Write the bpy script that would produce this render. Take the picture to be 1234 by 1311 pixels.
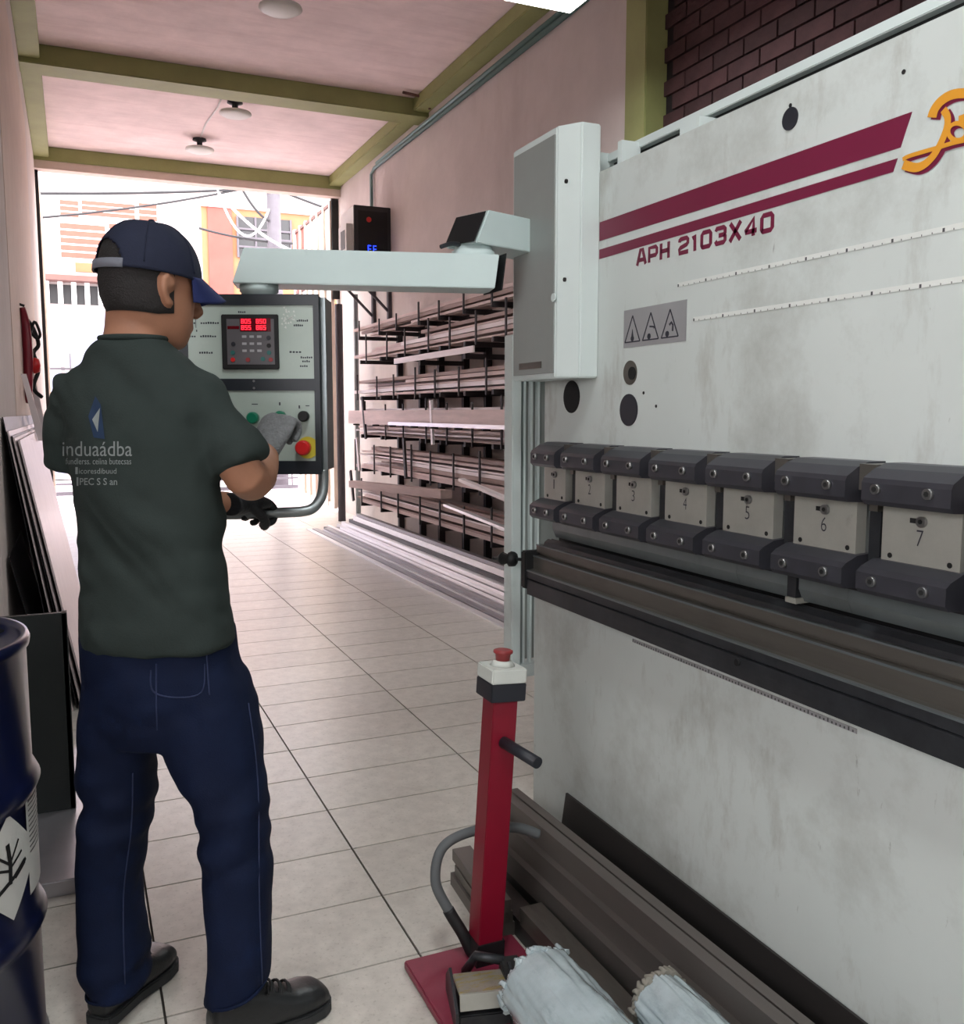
import bpy, bmesh, math, random
from mathutils import Vector, Matrix, noise
from mathutils.bvhtree import BVHTree
random.seed(11)
for o in list(bpy.data.objects): bpy.data.objects.remove(o)
S = bpy.context.scene; COL = S.collection
# ------------------------------------------------------------------ camera
F, CX, CY, CAMH = 1179.0, 617.0, 655.5, 1.32
YAW, TILT = math.radians(23.839), math.radians(6.172)
cam = bpy.data.cameras.new('camera'); co = bpy.data.objects.new('camera', cam); COL.objects.link(co)
co.location = (0, 0, CAMH); co.rotation_euler = (math.pi/2 - TILT, 0, -YAW)
cam.sensor_fit = 'HORIZONTAL'; cam.sensor_width = 36; cam.lens = 36*F/1234; cam.clip_start = .05; cam.clip_end = 200
S.camera = co
# ------------------------------------------------------------------ world, exposure, lights
S.view_settings.view_transform = 'Standard'; S.view_settings.look = 'None'
S.view_settings.gamma = 1; S.view_settings.exposure = 0.0
try: S.view_settings.use_curve_mapping = False
except Exception: pass
w = bpy.data.worlds.new('overcast_sky'); S.world = w; w.use_nodes = True
bg = w.node_tree.nodes['Background']; bg.inputs[0].default_value = (1.0, .98, 1.0, 1); bg.inputs[1].default_value = 10.5
LAMP_W = 24.0            # each LED panel, the seen one and the added ones
LAMPS = [(2.3, 4.2), (.3, .9), (.3, -1.9), (1.9, -1.9)]   # x, y of the hanging panels; the first is in view, the others are added fill
LAMP_Z = 3.42

# ------------------------------------------------------------------ measuring helpers (camera geometry of the photograph)
FW = Vector((math.sin(YAW)*math.cos(TILT), math.cos(YAW)*math.cos(TILT), -math.sin(TILT)))
RT = Vector((math.cos(YAW), -math.sin(YAW), 0)); DN = FW.cross(RT); FH = Vector((math.sin(YAW), math.cos(YAW), 0))
C0 = Vector((0, 0, CAMH)); UP = Vector((0, 0, 1))
def ray(px, py): return RT*((px-CX)/F) + DN*((py-CY)/F) + FW
def at(px, py, x=None, y=None, z=None):
    v = ray(px, py)
    t = (x/v.x) if x is not None else (y/v.y) if y is not None else ((z-CAMH)/v.z)
    return C0 + v*t
def ab(px, py, b):                       # the point at distance b measured level along the viewing heading
    v = ray(px, py); return C0 + v*(b/v.dot(FH))

# ------------------------------------------------------------------ materials
def lin(r, g=None, b=None):
    if g is None: r, g, b = r
    f = lambda c: (c/255/12.92) if c/255 <= .04045 else ((c/255+.055)/1.055)**2.4
    return (f(r), f(g), f(b), 1)
MATS = {}
def mat(name, col, rough=.5, metal=0, var=.12, scale=6, bump=0, bscale=60, objrand=0, spec=.5, stain=None, emit=0, coat=0, stretch=None):
    if name in MATS: return MATS[name]
    m = bpy.data.materials.new(name); m.use_nodes = True; nt = m.node_tree; N = nt.nodes; Lk = nt.links
    P = N['Principled BSDF']; c = lin(col)
    P.inputs['Roughness'].default_value = rough; P.inputs['Metallic'].default_value = metal
    P.inputs['Specular IOR Level'].default_value = spec
    if coat: P.inputs['Coat Weight'].default_value = coat; P.inputs['Coat Roughness'].default_value = .15
    if emit:
        P.inputs['Base Color'].default_value = c; P.inputs['Emission Color'].default_value = c; P.inputs['Emission Strength'].default_value = emit
        MATS[name] = m; return m
    tc = N.new('ShaderNodeTexCoord'); src = tc.outputs['Object']
    if stretch:
        mp = N.new('ShaderNodeMapping'); mp.inputs['Scale'].default_value = stretch; Lk.new(src, mp.inputs[0]); src = mp.outputs[0]
    nz = N.new('ShaderNodeTexNoise'); nz.inputs['Scale'].default_value = scale; nz.inputs['Detail'].default_value = 6; nz.inputs['Roughness'].default_value = .65
    Lk.new(src, nz.inputs['Vector'])
    rp = N.new('ShaderNodeValToRGB'); rp.color_ramp.elements[0].position = .3; rp.color_ramp.elements[1].position = .7
    rp.color_ramp.elements[0].color = tuple(max(0, k*(1-var)) for k in c[:3])+(1,)
    rp.color_ramp.elements[1].color = tuple(min(1, k*(1+var)) for k in c[:3])+(1,)
    Lk.new(nz.outputs['Fac'], rp.inputs[0]); out = rp.outputs[0]
    if stain:
        for (sc, lo, hi, scol, amt, stv) in stain:
            s = tc.outputs['Object']
            if stv:
                mp = N.new('ShaderNodeMapping'); mp.inputs['Scale'].default_value = stv; Lk.new(s, mp.inputs[0]); s = mp.outputs[0]
            n2 = N.new('ShaderNodeTexNoise'); n2.inputs['Scale'].default_value = sc; n2.inputs['Detail'].default_value = 8; n2.inputs['Roughness'].default_value = .7
            Lk.new(s, n2.inputs['Vector'])
            mr = N.new('ShaderNodeMapRange'); mr.inputs[1].default_value = lo; mr.inputs[2].default_value = hi; mr.inputs[3].default_value = 0; mr.inputs[4].default_value = amt
            Lk.new(n2.outputs['Fac'], mr.inputs[0])
            mx = N.new('ShaderNodeMix'); mx.data_type = 'RGBA'; Lk.new(mr.outputs[0], mx.inputs['Factor']); Lk.new(out, mx.inputs['A']); mx.inputs['B'].default_value = lin(scol)
            out = mx.outputs['Result']
    if objrand:
        oi = N.new('ShaderNodeObjectInfo'); hv = N.new('ShaderNodeHueSaturation')
        mr = N.new('ShaderNodeMapRange'); mr.inputs[3].default_value = 1-objrand; mr.inputs[4].default_value = 1+objrand
        Lk.new(oi.outputs['Random'], mr.inputs[0]); Lk.new(mr.outputs[0], hv.inputs['Value']); Lk.new(out, hv.inputs['Color']); out = hv.outputs[0]
    Lk.new(out, P.inputs['Base Color'])
    if bump:
        nb = N.new('ShaderNodeTexNoise'); nb.inputs['Scale'].default_value = bscale; nb.inputs['Detail'].default_value = 5; Lk.new(src, nb.inputs['Vector'])
        bp = N.new('ShaderNodeBump'); bp.inputs['Strength'].default_value = bump; bp.inputs['Distance'].default_value = .01
        Lk.new(nb.outputs['Fac'], bp.inputs['Height']); Lk.new(bp.outputs[0], P.inputs['Normal'])
    MATS[name] = m; return m
mWall = mat('pink_plaster', (208,198,194), .85, var=.08, scale=1.5, bump=.25, bscale=14, stain=[(1.1, .5, .75, (180,164,158), .5, (1,1,.35))])
mCeil = mat('pink_ceiling_plaster', (240,220,219), .85, var=.1, scale=2.2, bump=.3, bscale=9, stain=[(2.5, .48, .7, (214,190,190), .5, (.5,2.5,1))])
mGreen = mat('olive_green_paint', (148,152,98), .6, var=.1, scale=3, bump=.1)
mLintel = mat('pale_lintel', (214,196,184), .7, var=.06)
mMortar = mat('dark_mortar', (34,26,28), .9, var=.2)
mBrick = mat('dark_red_brick', (72,46,48), .85, var=.25, scale=5, bump=.4, bscale=40, objrand=.28)
mTile = mat('terrazzo_tile', (198,193,185), .28, var=.13, scale=16, bump=.04, bscale=6, objrand=.05, spec=.5,
            stain=[(90, .56, .66, (150,144,134), .55, None), (3.0, .55, .8, (150,140,132), .35, None), (160, .62, .68, (226,224,218), .6, None)])
mGrout = mat('dark_grout', (66,60,56), .9)
mStreet = mat('street_concrete', (208,194,198), .85, var=.1, scale=1)
mMach = mat('machine_grey_paint', (199,205,202), .42, var=.04, scale=2, spec=.4,
            stain=[(1.6, .50, .74, (140,140,132), .8, None), (7, .56, .74, (140,136,126), .55, (1,1,.35)), (30, .66, .72, (96,92,86), .6, (1,1,.25)), (2.2, .58, .8, (116,104,88), .6, (1,1,.6))])
mMachL = mat('machine_light_paint', (206,216,214), .4, var=.04, scale=3, stain=[(5, .6, .8, (160,164,158), .5, None)])
mCover = mat('brushed_cover', (138,142,139), .42, var=.06, scale=4, stain=[(4, .55, .8, (120,118,112), .45, (1,1,.3))])
mArm = mat('pale_teal_paint', (196,212,211), .4, var=.04, scale=4, stain=[(9, .62, .8, (140,160,158), .5, None)])
mDark = mat('dark_steel', (58,60,64), .42, metal=.6, var=.2, scale=14, stain=[(20, .55, .8, (90,88,84), .4, (1,.1,1))])
mClamp = mat('black_oxide_steel', (70,70,77), .38, metal=.55, var=.15, scale=12)
mRail = mat('worn_steel', (112,108,102), .4, metal=.7, var=.15, scale=10, stretch=(1,.1,1), stain=[(8, .5, .75, (70,66,62), .6, (1,.2,1))])
mPunch = mat('ground_steel', (128,136,138), .35, metal=.7, var=.1, scale=8, stain=[(5, .55, .8, (96,100,102), .5, None)])
mPlate = mat('zinc_plate', (168,168,160), .4, metal=.35, var=.08, scale=14, stain=[(12, .62, .78, (118,112,104), .5, None)])
mBolt = mat('bolt_steel', (140,140,140), .3, metal=.9, var=.1)
mBlack = mat('black_matt', (14,14,16), .6, var=.1)
mHole = mat('hole_black', (10,10,11), .8, var=.05)
mMaroon = mat('maroon_decal', (112,26,58), .4, var=.05)
mInk = mat('marker_ink', (40,40,52), .6, var=.05)
mOrange = mat('orange_decal', (214,148,46), .4, var=.06)
mRuler = mat('white_ruler_tape', (214,216,212), .4, var=.05)
mTick = mat('ruler_tick', (70,70,72), .5)
mSticker = mat('grey_sticker', (156,155,157), .35, metal=.2, var=.05)
mRed = mat('red_post_paint', (128,12,38), .38, var=.08, scale=6)
mRedBase = mat('red_base_paint', (128,38,62), .45, var=.15, scale=8, stain=[(14, .55, .75, (84,30,46), .6, None)])
mMush = mat('faded_red_plastic', (146,52,54), .45, var=.06)
mRedBtn = mat('red_button', (206,34,36), .35, var=.05)
mYellow = mat('yellow_disc', (206,190,60), .5, var=.06)
mGreenB = mat('green_button', (18,112,84), .35, var=.05)
mLid = mat('off_white_plastic', (206,210,204), .45, var=.04, scale=20)
mNavyBox = mat('navy_plastic', (34,36,44), .5, var=.06)
mHose = mat('grey_corrugated_hose', (92,96,98), .6, var=.08)
mConsole = mat('console_black', (26,32,40), .42, var=.08)
mFace = mat('console_face', (168,180,172), .42, var=.04, scale=8, stain=[(14, .66, .8, (210,214,206), .5, None)])
mKeypad = mat('keypad_grey', (92,88,92), .45, var=.06)
mLed = mat('red_led', (255,40,60), emit=2.2)
mLedDim = mat('red_led_window', (96,10,22), .2, var=.05)
mKey = mat('key_white', (168,166,170), .5, var=.04)
mTeal = mat('teal_key', (40,104,100), .5, var=.04)
mGalv = mat('galvanised_tube', (150,156,158), .35, metal=.7, var=.08)
mDrum = mat('navy_drum_paint', (14,20,52), .28, var=.12, scale=5, spec=.6, coat=.3)
mLabel = mat('white_label', (206,206,202), .5, var=.04)
mCab = mat('dark_sheet_steel', (44,48,48), .45, metal=.3, var=.12, stain=[(22, .7, .74, (150,150,150), .6, (1,1,.3))])
mPallet = mat('bare_aluminium_plate', (186,184,190), .3, metal=.7, var=.08)
mSheet = mat('bare_sheet_metal', (216,204,206), .38, metal=.45, var=.06, stain=[(5, .58, .75, (180,164,166), .5, None)])
mSheetD = mat('oiled_black_sheet', (34,32,34), .4, metal=.4, var=.1)
mProf = mat('oiled_steel_profile', (112,106,102), .42, metal=.55, var=.12, scale=8, stretch=(1,.15,1))
mProfD = mat('dark_oiled_profile', (62,59,58), .4, metal=.5, var=.12, scale=8, stretch=(1,.15,1))
mWrap = mat('plastic_wrap', (176,190,194), .12, var=.12, scale=14, bump=.15, bscale=40, stain=[(16, .52, .7, (120,132,136), .6, (1,.35,1))], coat=1)
mCarton = mat('frayed_grey_paper', (142,138,128), .8, var=.15)
mBar = [mat('rusted_bar', (214,192,188), .55, metal=.1, var=.2, scale=12, stretch=(1,.1,1)), mat('pale_bar', (234,224,224), .45, metal=.1, var=.14, scale=12, stretch=(1,.1,1)), mat('brown_bar', (164,140,134), .6, metal=.1, var=.2, scale=12, stretch=(1,.1,1))]
mBarF = [mat('bright_angle', (232,230,232), .34, metal=.7, var=.12, scale=10, stretch=(1,.1,1)), mat('grey_angle', (150,148,152), .4, metal=.7, var=.14, scale=10, stretch=(1,.1,1)), mat('dark_angle', (48,45,48), .45, metal=.6, var=.14, scale=10, stretch=(1,.1,1))]
mRack = mat('rack_dark_steel', (52,44,46), .6, metal=.3, var=.15)
mConduit = mat('teal_conduit', (112,142,140), .45, var=.08)
mGate = mat('cream_gate_paint', (206,190,176), .5, var=.08, scale=4)
mWhite = mat('white_paint', (222,220,218), .5, var=.04)
mHouse = mat('white_render', (160,150,147), .85, var=.06, scale=.8)
mPeach = mat('orange_render', (146,96,66), .85, var=.12, scale=.9)
mPink = mat('pink_brickwork', (136,68,60), .85, var=.15, scale=1.5)
mLouvre = mat('red_louvre', (116,64,50), .6, var=.1)
mBrown = mat('brown_ledge', (98,66,60), .7, var=.1)
mGarage = mat('bluish_white_door', (124,126,148), .5, var=.04)
mGlassD = mat('dark_window', (22,20,24), .2, var=.1)
mConcrete = mat('pole_concrete', (82,77,83), .8, var=.1)
mCable = mat('black_cable', (26,25,28), .6)
mCableW = mat('white_cable', (216,212,212), .5)
mSkin = mat('skin', (158,112,88), .5, var=.08, scale=14, spec=.35, bump=.05, bscale=120)
mHair = mat('black_stubble_hair', (28,24,24), .75, var=.2, scale=90, bump=.4, bscale=300)
mShirt = mat('dark_green_grey_cotton', (44,52,50), .85, var=.07, scale=9, spec=.2, bump=.12, bscale=260)
mPrint = mat('grey_shirt_print', (122,128,128), .8, var=.08, scale=60)
mPrintB = mat('blue_shirt_print', (18,42,72), .8, var=.12, scale=40)
mJeans = mat('indigo_denim', (11,22,48), .8, var=.22, scale=7, spec=.2, bump=.15, bscale=320, stain=[(6, .56, .76, (20,38,78), .6, None)])
mSeam = mat('denim_seam', (32,44,78), .8, var=.2, scale=60)
mCap = mat('navy_cap_cotton', (34,38,55), .8, var=.1, scale=20, spec=.2, bump=.12, bscale=300)
mVisor = mat('blue_visor', (34,42,84), .75, var=.08, scale=20, spec=.2, bump=.1, bscale=300)
mStrap = mat('grey_cap_strap', (108,110,120), .6, var=.08)
mGlove = mat('grey_knit_glove', (116,118,120), .85, var=.2, scale=70, bump=.5, bscale=200)
mGloveB = mat('black_glove', (22,22,26), .55, var=.15, scale=30, bump=.3, bscale=120)
mShoe = mat('black_leather', (30,32,34), .38, var=.12, scale=20, spec=.5, bump=.1, bscale=150)
mSole = mat('dark_rubber_sole', (42,44,46), .65, var=.1)
mFixture = mat('white_fixture', (226,226,222), .5, var=.02)
mGlow = mat('led_diffuser', (255,252,244), emit=9)
mBoxD = mat('dark_grey_enclosure', (44,42,46), .4, var=.06)

# ------------------------------------------------------------------ mesh helpers
WL = {}
class MB:
    def __init__(s): s.v = []; s.f = []; s.sm = []
    def add(s, vs, fs, M=None, smooth=False):
        o = len(s.v)
        s.v += [tuple(M @ Vector(v)) if M else tuple(v) for v in vs]
        s.f += [tuple(i+o for i in f) for f in fs]; s.sm += [smooth]*len(fs); return s
    def box(s, x0, x1, y0, y1, z0, z1, M=None):
        x0, x1 = sorted((x0, x1)); y0, y1 = sorted((y0, y1)); z0, z1 = sorted((z0, z1))
        return s.add([(x0,y0,z0),(x1,y0,z0),(x1,y1,z0),(x0,y1,z0),(x0,y0,z1),(x1,y0,z1),(x1,y1,z1),(x0,y1,z1)],
                     [(0,3,2,1),(4,5,6,7),(0,1,5,4),(1,2,6,5),(2,3,7,6),(3,0,4,7)], M)
    def loft(s, rings, cap=True, closed=True, smooth=True):
        n = len(rings[0]); vs = [p for r in rings for p in r]; fs = []
        for i in range(len(rings)-1):
            for j in range(n if closed else n-1):
                a, b = i*n+j, i*n+(j+1) % n; fs.append((a, b, b+n, a+n))
        s.add(vs, fs, None, smooth)
        if cap: 
            o = len(s.v)-len(vs)
            s.f += [tuple(o+j for j in reversed(range(n))), tuple(o+(len(rings)-1)*n+j for j in range(n))]; s.sm += [False, False]
        return s
    def tube(s, path, r, n=10, cap=True):
        path = [Vector(p) for p in path]; rs = r if isinstance(r, (list, tuple)) else [r]*len(path)
        rings = []; t0 = (path[1]-path[0]).normalized(); u = t0.orthogonal().normalized()
        for i, p in enumerate(path):
            t = ((path[min(i+1, len(path)-1)]-path[max(i-1, 0)])).normalized()
            u = (u - t*u.dot(t)).normalized(); v = t.cross(u)
            rings.append([p + (u*math.cos(k*2*math.pi/n)+v*math.sin(k*2*math.pi/n))*rs[i] for k in range(n)])
        return s.loft(rings, cap)
    def cyl(s, p0, p1, r, n=16): return s.tube([p0, p1], r, n)
    def prism(s, poly, f3, lo, hi):            # poly 2-D, f3(u, v, t) -> point
        n = len(poly); vs = [f3(u, v, lo) for u, v in poly]+[f3(u, v, hi) for u, v in poly]
        fs = [tuple(range(n)), tuple(reversed(range(n, 2*n)))]+[(i, i+n, (i+1) % n+n, (i+1) % n) for i in range(n)]
        return s.add(vs, fs)
    def lathe(s, prof, c, n=40, smooth=True):
        rings = [[(c[0]+r*math.cos(k*2*math.pi/n), c[1]+r*math.sin(k*2*math.pi/n), c[2]+z) for k in range(n)] for r, z in prof]
        return s.loft(rings, True, True, smooth)
    def mesh(s, name):
        me = bpy.data.meshes.new(name); me.from_pydata(s.v, [], s.f); me.polygons.foreach_set('use_smooth', s.sm); me.update()
        bm = bmesh.new(); bm.from_mesh(me); bmesh.ops.recalc_face_normals(bm, faces=bm.faces); bm.to_mesh(me); bm.free(); return me
    def build(s, name, m, parent=None, bevel=0, tagd=None, kind=None):
        me = s.mesh(name)
        if bevel:
            bm = bmesh.new(); bm.from_mesh(me)
            es = [e for e in bm.edges if e.is_manifold and e.calc_face_angle(0) > .5]
            bmesh.ops.bevel(bm, geom=es, offset=bevel, segments=2, affect='EDGES', clamp_overlap=True); bm.to_mesh(me); bm.free()
        return link(name, me, m, parent, tagd, kind)
def link(name, me, m, parent=None, tagd=None, kind=None):
    if not me.materials: me.materials.append(m)
    o = bpy.data.objects.new(name, me); COL.objects.link(o)
    if parent is not None:
        o.parent = parent; o.location = -WL[parent.name]; WL[o.name] = Vector((0, 0, 0))
    else:
        xs = [v.co for v in me.vertices]
        lo = Vector([min(c[i] for c in xs) for i in range(3)]); hi = Vector([max(c[i] for c in xs) for i in range(3)])
        c = Vector(((lo.x+hi.x)/2, (lo.y+hi.y)/2, lo.z)); me.transform(Matrix.Translation(-c)); o.location = c; WL[o.name] = c
    if tagd: tag(o, *tagd)
    if kind: o['kind'] = kind
    return o
def tag(o, label, cat, group=None):
    o['label'] = label; o['category'] = cat
    if group: o['group'] = group
    return o
def thing(name, loc, label, cat, group=None):
    o = bpy.data.objects.new(name, None); COL.objects.link(o); o.location = loc; o.empty_display_size = .1; WL[o.name] = Vector(loc)
    return tag(o, label, cat, group)
def box(name, m, x0, x1, y0, y1, z0, z1, parent=None, bevel=0, tagd=None, kind=None):
    return MB().box(x0, x1, y0, y1, z0, z1).build(name, m, parent, bevel, tagd, kind)
def remeshed(mb, voxel, smooth=3):
    me = mb.mesh('tmp'); o = bpy.data.objects.new('tmp', me); COL.objects.link(o)
    md = o.modifiers.new('r', 'REMESH'); md.mode = 'VOXEL'; md.voxel_size = voxel; md.adaptivity = 0
    dg = bpy.context.evaluated_depsgraph_get(); ne = bpy.data.meshes.new_from_object(o.evaluated_get(dg), depsgraph=dg)
    bpy.data.objects.remove(o); bpy.data.meshes.remove(me)
    bm = bmesh.new(); bm.from_mesh(ne)
    for _ in range(smooth): bmesh.ops.smooth_vert(bm, verts=bm.verts, factor=.5, use_axis_x=True, use_axis_y=True, use_axis_z=True)
    for f in bm.faces: f.smooth = True
    bm.to_mesh(ne); bm.free(); return ne
def displaced(me, fn):
    me.update(); ns = [v.normal.copy() for v in me.vertices]
    for v, n in zip(me.vertices, ns): v.co += n*fn(v.co, n)
    me.update(); return me
FONT = {}
def text_mesh(txt, bold=0.0, sub=0):
    cu = bpy.data.curves.new('t', 'FONT'); cu.body = txt; cu.offset = bold; cu.resolution_u = 3
    o = bpy.data.objects.new('t', cu); COL.objects.link(o); dg = bpy.context.evaluated_depsgraph_get(); dg.update()
    me = bpy.data.meshes.new_from_object(o.evaluated_get(dg)); bpy.data.objects.remove(o); bpy.data.curves.remove(cu)
    xs = [v.co.x for v in me.vertices]; ys = [v.co.y for v in me.vertices]
    return me, min(xs), max(xs), min(ys), max(ys)
def put_text(name, txt, m, parent, f3, w, h, bold=0.0):
    me, x0, x1, y0, y1 = text_mesh(txt, bold)
    me.materials.clear()
    for v in me.vertices: v.co = f3((v.co.x-x0)/(x1-x0)*w, (v.co.y-y0)/(y1-y0)*h)
    return link(name, me, m, parent)
def flat(name, polys, f3, m, parent, th=.0012):        # thin decal polygons on a surface: f3(u, v, t), t = height off the surface
    b = MB()
    for p in polys: b.prism(p, f3, 0.0, th)
    return b.build(name, m, parent)
def ribbon(pts, ws):
    out = []; L = []; R = []
    for i, p in enumerate(pts):
        a = Vector(pts[max(i-1, 0)]); c = Vector(pts[min(i+1, len(pts)-1)]); d = (c-a); d.normalize(); n = Vector((-d.y, d.x)); w_ = ws[i] if isinstance(ws, (list, tuple)) else ws
        L.append(tuple(Vector(p)+n*w_/2)); R.append(tuple(Vector(p)-n*w_/2))
    for i in range(len(pts)-1): out.append([R[i], R[i+1], L[i+1], L[i]])
    return out
def smooth_path(pts, k=8):
    P = [Vector(p) for p in pts]; out = []
    for i in range(len(P)-1):
        p0, p1, p2, p3 = P[max(i-1, 0)], P[i], P[i+1], P[min(i+2, len(P)-1)]
        for j in range(k):
            t = j/k; out.append(.5*((2*p1)+(p2-p0)*t+(2*p0-5*p1+4*p2-p3)*t*t+(3*p1-p0-3*p2+p3)*t**3))
    return out+[P[-1]]
def circ(r, n=24, rz=None, c=(0, 0)): return [(c[0]+r*math.cos(k*2*math.pi/n), c[1]+(rz or r)*math.sin(k*2*math.pi/n)) for k in range(n)]

# ================================================================== THE ROOM
WZ0, WZ1 = 1.4, 2.3      # unseen window opening added in the near bay wall to light the press
ZC = 4.32; XR = 3.28; XL = -.28; YF = 12.0
# floor: slab and single tiles 0.6 x 0.3 with open joints
floor = box('floor', mGrout, -1.2, 3.5, -4.2, 12.05, -.12, -.006, kind='structure')
tx0, ty0, TW, TD, G = .128, 2.010, .592, .2985, .006
tb = MB().box(-TW/2+G/2, TW/2-G/2, -TD/2+G/2, TD/2-G/2, -.012, 0); tme = tb.mesh('tile'); tme.materials.append(mTile)
rest = MB(); tiles = []
for i in range(-3, 6):
    for j in range(-21, 34):
        cx_, cy_ = tx0+(i+.5)*TW, ty0+(j+.5)*TD
        tiles.append((cx_, cy_))
vis = [t for t in tiles if t[1] > 1.2 and -.7 < t[0] < 3.3 and t[0] < .95*t[1]+.3]
vis.sort(key=lambda t: t[0]**2+t[1]**2); vis = set(vis[:300])
for t in tiles:
    x0, x1 = max(t[0]-TW/2, -1.19)+G/2, min(t[0]+TW/2, 3.49)-G/2; y0, y1 = max(t[1]-TD/2, -4.19)+G/2, min(t[1]+TD/2, 12.04)-G/2
    if x1-x0 < .03 or y1-y0 < .03: continue
    if t in vis and x1-x0 > TW-.01 and y1-y0 > TD-.01:
        o = bpy.data.objects.new('tile', tme); COL.objects.link(o); o.parent = floor; o.location = Vector((t[0], t[1], 0))-WL['floor']
    else: rest.box(x0, x1, y0, y1, -.012, 0)
rest.build('tile_field', mTile, floor, kind='stuff')
# walls and ceiling
box('ceiling', mCeil, -1.4, 3.7, -4.2, 12.05, ZC, ZC+.15, kind='structure')
wl = MB(); wl.box(XL-.15, XL, 4.0, 12.05, 0, ZC); wl.box(-1.2, XL-.15, 4.0, 4.15, 0, ZC); wl.box(-1.35, -1.2, -4.2, -2.0, 0, ZC); wl.box(-1.35, -1.2, .6, 4.15, 0, ZC); wl.box(-1.35, -1.2, -2.0, .6, 0, WZ0); wl.box(-1.35, -1.2, -2.0, .6, WZ1, ZC)
wall_left = wl.build('wall_left', mWall, kind='structure')
w1 = MB(); [w1.box(-1.34, -1.28, y, y+.04, WZ0, WZ1) for y in (-2.0, -.72, .56)]; w1.box(-1.34, -1.28, -2.0, .6, WZ0, WZ0+.04); w1.box(-1.34, -1.28, -2.0, .6, WZ1-.04, WZ1); w1.build('added_window_1', mGate, kind='structure')  # frame of the added opening, out of view, daylight for the press front
box('yard', mStreet, -14, -1.36, -12, 11, -.2, -.02, kind='structure')
box('panel_edge', mLintel, XL, XL+.003, 5.6, 9.4, 1.25, 3.9, wall_left)
wr = MB(); wr.box(XR, XR+.2, 5.02, 12.05, 0, ZC); wall_right = wr.build('wall_right', mWall, kind='structure')
box('wall_back', mWall, -1.35, 3.6, -4.35, -4.2, 0, ZC, kind='structure')
# brick wall of the near bay, brick by brick
bw = box('wall_brick', mMortar, 3.415, 3.6, -4.2, 5.0, 0, ZC, kind='structure')
BL, BH, J = .262, .098, .014
bme = MB().box(-.02, .012, -BL/2+J/2, BL/2-J/2, -BH/2+J/2, BH/2-J/2).mesh('brick'); bme.materials.append(mBrick)
allb = []
for r_ in range(int(ZC/BH)):
    zc_ = (r_+.5)*BH
    for k in range(-17, 20):
        yc_ = k*BL+(BL/2 if r_ % 2 else 0)
        if yc_-BL/2 < -4.15 or yc_+BL/2 > 4.99: continue
        allb.append((yc_, zc_))
def bscore(t): return 0 if (t[1] > 1.75 and 1.6 < t[0]) else 1
allb.sort(key=lambda t: (bscore(t), abs(t[1]-3.2)+.5*abs(t[0]-3.8))); rb = MB()
for i, (yc_, zc_) in enumerate(allb):
    if i < 300:
        o = bpy.data.objects.new('brick', bme); COL.objects.link(o); o.parent = bw; o.location = Vector((3.415, yc_, zc_))-WL['wall_brick']
    else: rb.box(3.395, 3.427, yc_-BL/2+J/2, yc_+BL/2-J/2, zc_-BH/2+J/2, zc_+BH/2-J/2)
rb.build('brick_field', mBrick, bw, kind='stuff')
# olive green frame: column, beams, edge beams
box('trim_1', mGreen, XR-.02, 3.42, 4.93, 5.16, 0, ZC, kind='structure', bevel=.006)
box('trim_2', mGreen, XL, XR, 8.69, 8.98, ZC-.16, ZC, kind='structure', bevel=.008)
box('trim_3', mGreen, XL, XR, 11.9, 12.05, ZC-.15, ZC, kind='structure', bevel=.008)
box('trim_4', mGreen, XL, XL+.16, 4.0, 11.9, ZC-.12, ZC, kind='structure', bevel=.008)
box('trim_5', mGreen, XR-.16, XR, 5.16, 11.9, ZC-.12, ZC, kind='structure', bevel=.008)
box('trim_6', mLintel, XL, XR, 11.93, 12.1, ZC-.24, ZC-.15, kind='structure')
# ceiling lamps (saucers), their cable
def saucer(x, y, label):
    t = thing('ceiling_lamp', (x, y, ZC-.14), label, 'lamp', 'saucer lamps on the ceiling')
    MB().lathe([(.07, 0), (.075, -.02), (.03, -.035), (.028, -.09), (.03, -.1)], (x, y, ZC), 20).build('stem', mNavyBox, t)
    MB().lathe([(.03, -.09), (.15, -.105), (.155, -.12), (.12, -.14), (.05, -.15), (.005, -.152)], (x, y, ZC), 28).build('saucer', mFixture, t)
saucer(1.57, 9.48, 'white saucer ceiling lamp just behind the green cross beam')
saucer(1.41, 10.9, 'white saucer ceiling lamp nearest the street opening')
saucer(1.49, 6.95, 'white saucer ceiling lamp cut by the top edge of the view')
MB().tube([(1.41, 10.8, ZC-.006), (1.40, 10.3, ZC-.006), (1.44, 9.7, ZC-.006), (1.42, 9.0, ZC-.006)], .009, 6).build('cable', mCableW, tagd=('thin white cable on the ceiling joining the two saucer lamps', 'cable'))
MB().tube([(2.95, 8.5, ZC-.03), (3.2, 8.55, ZC-.03), (3.24, 8.56, ZC-.13)], .014, 8).build('pipe', mBrown, tagd=('short rusty pipe stub on the ceiling beside the green beam', 'pipe'))
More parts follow.
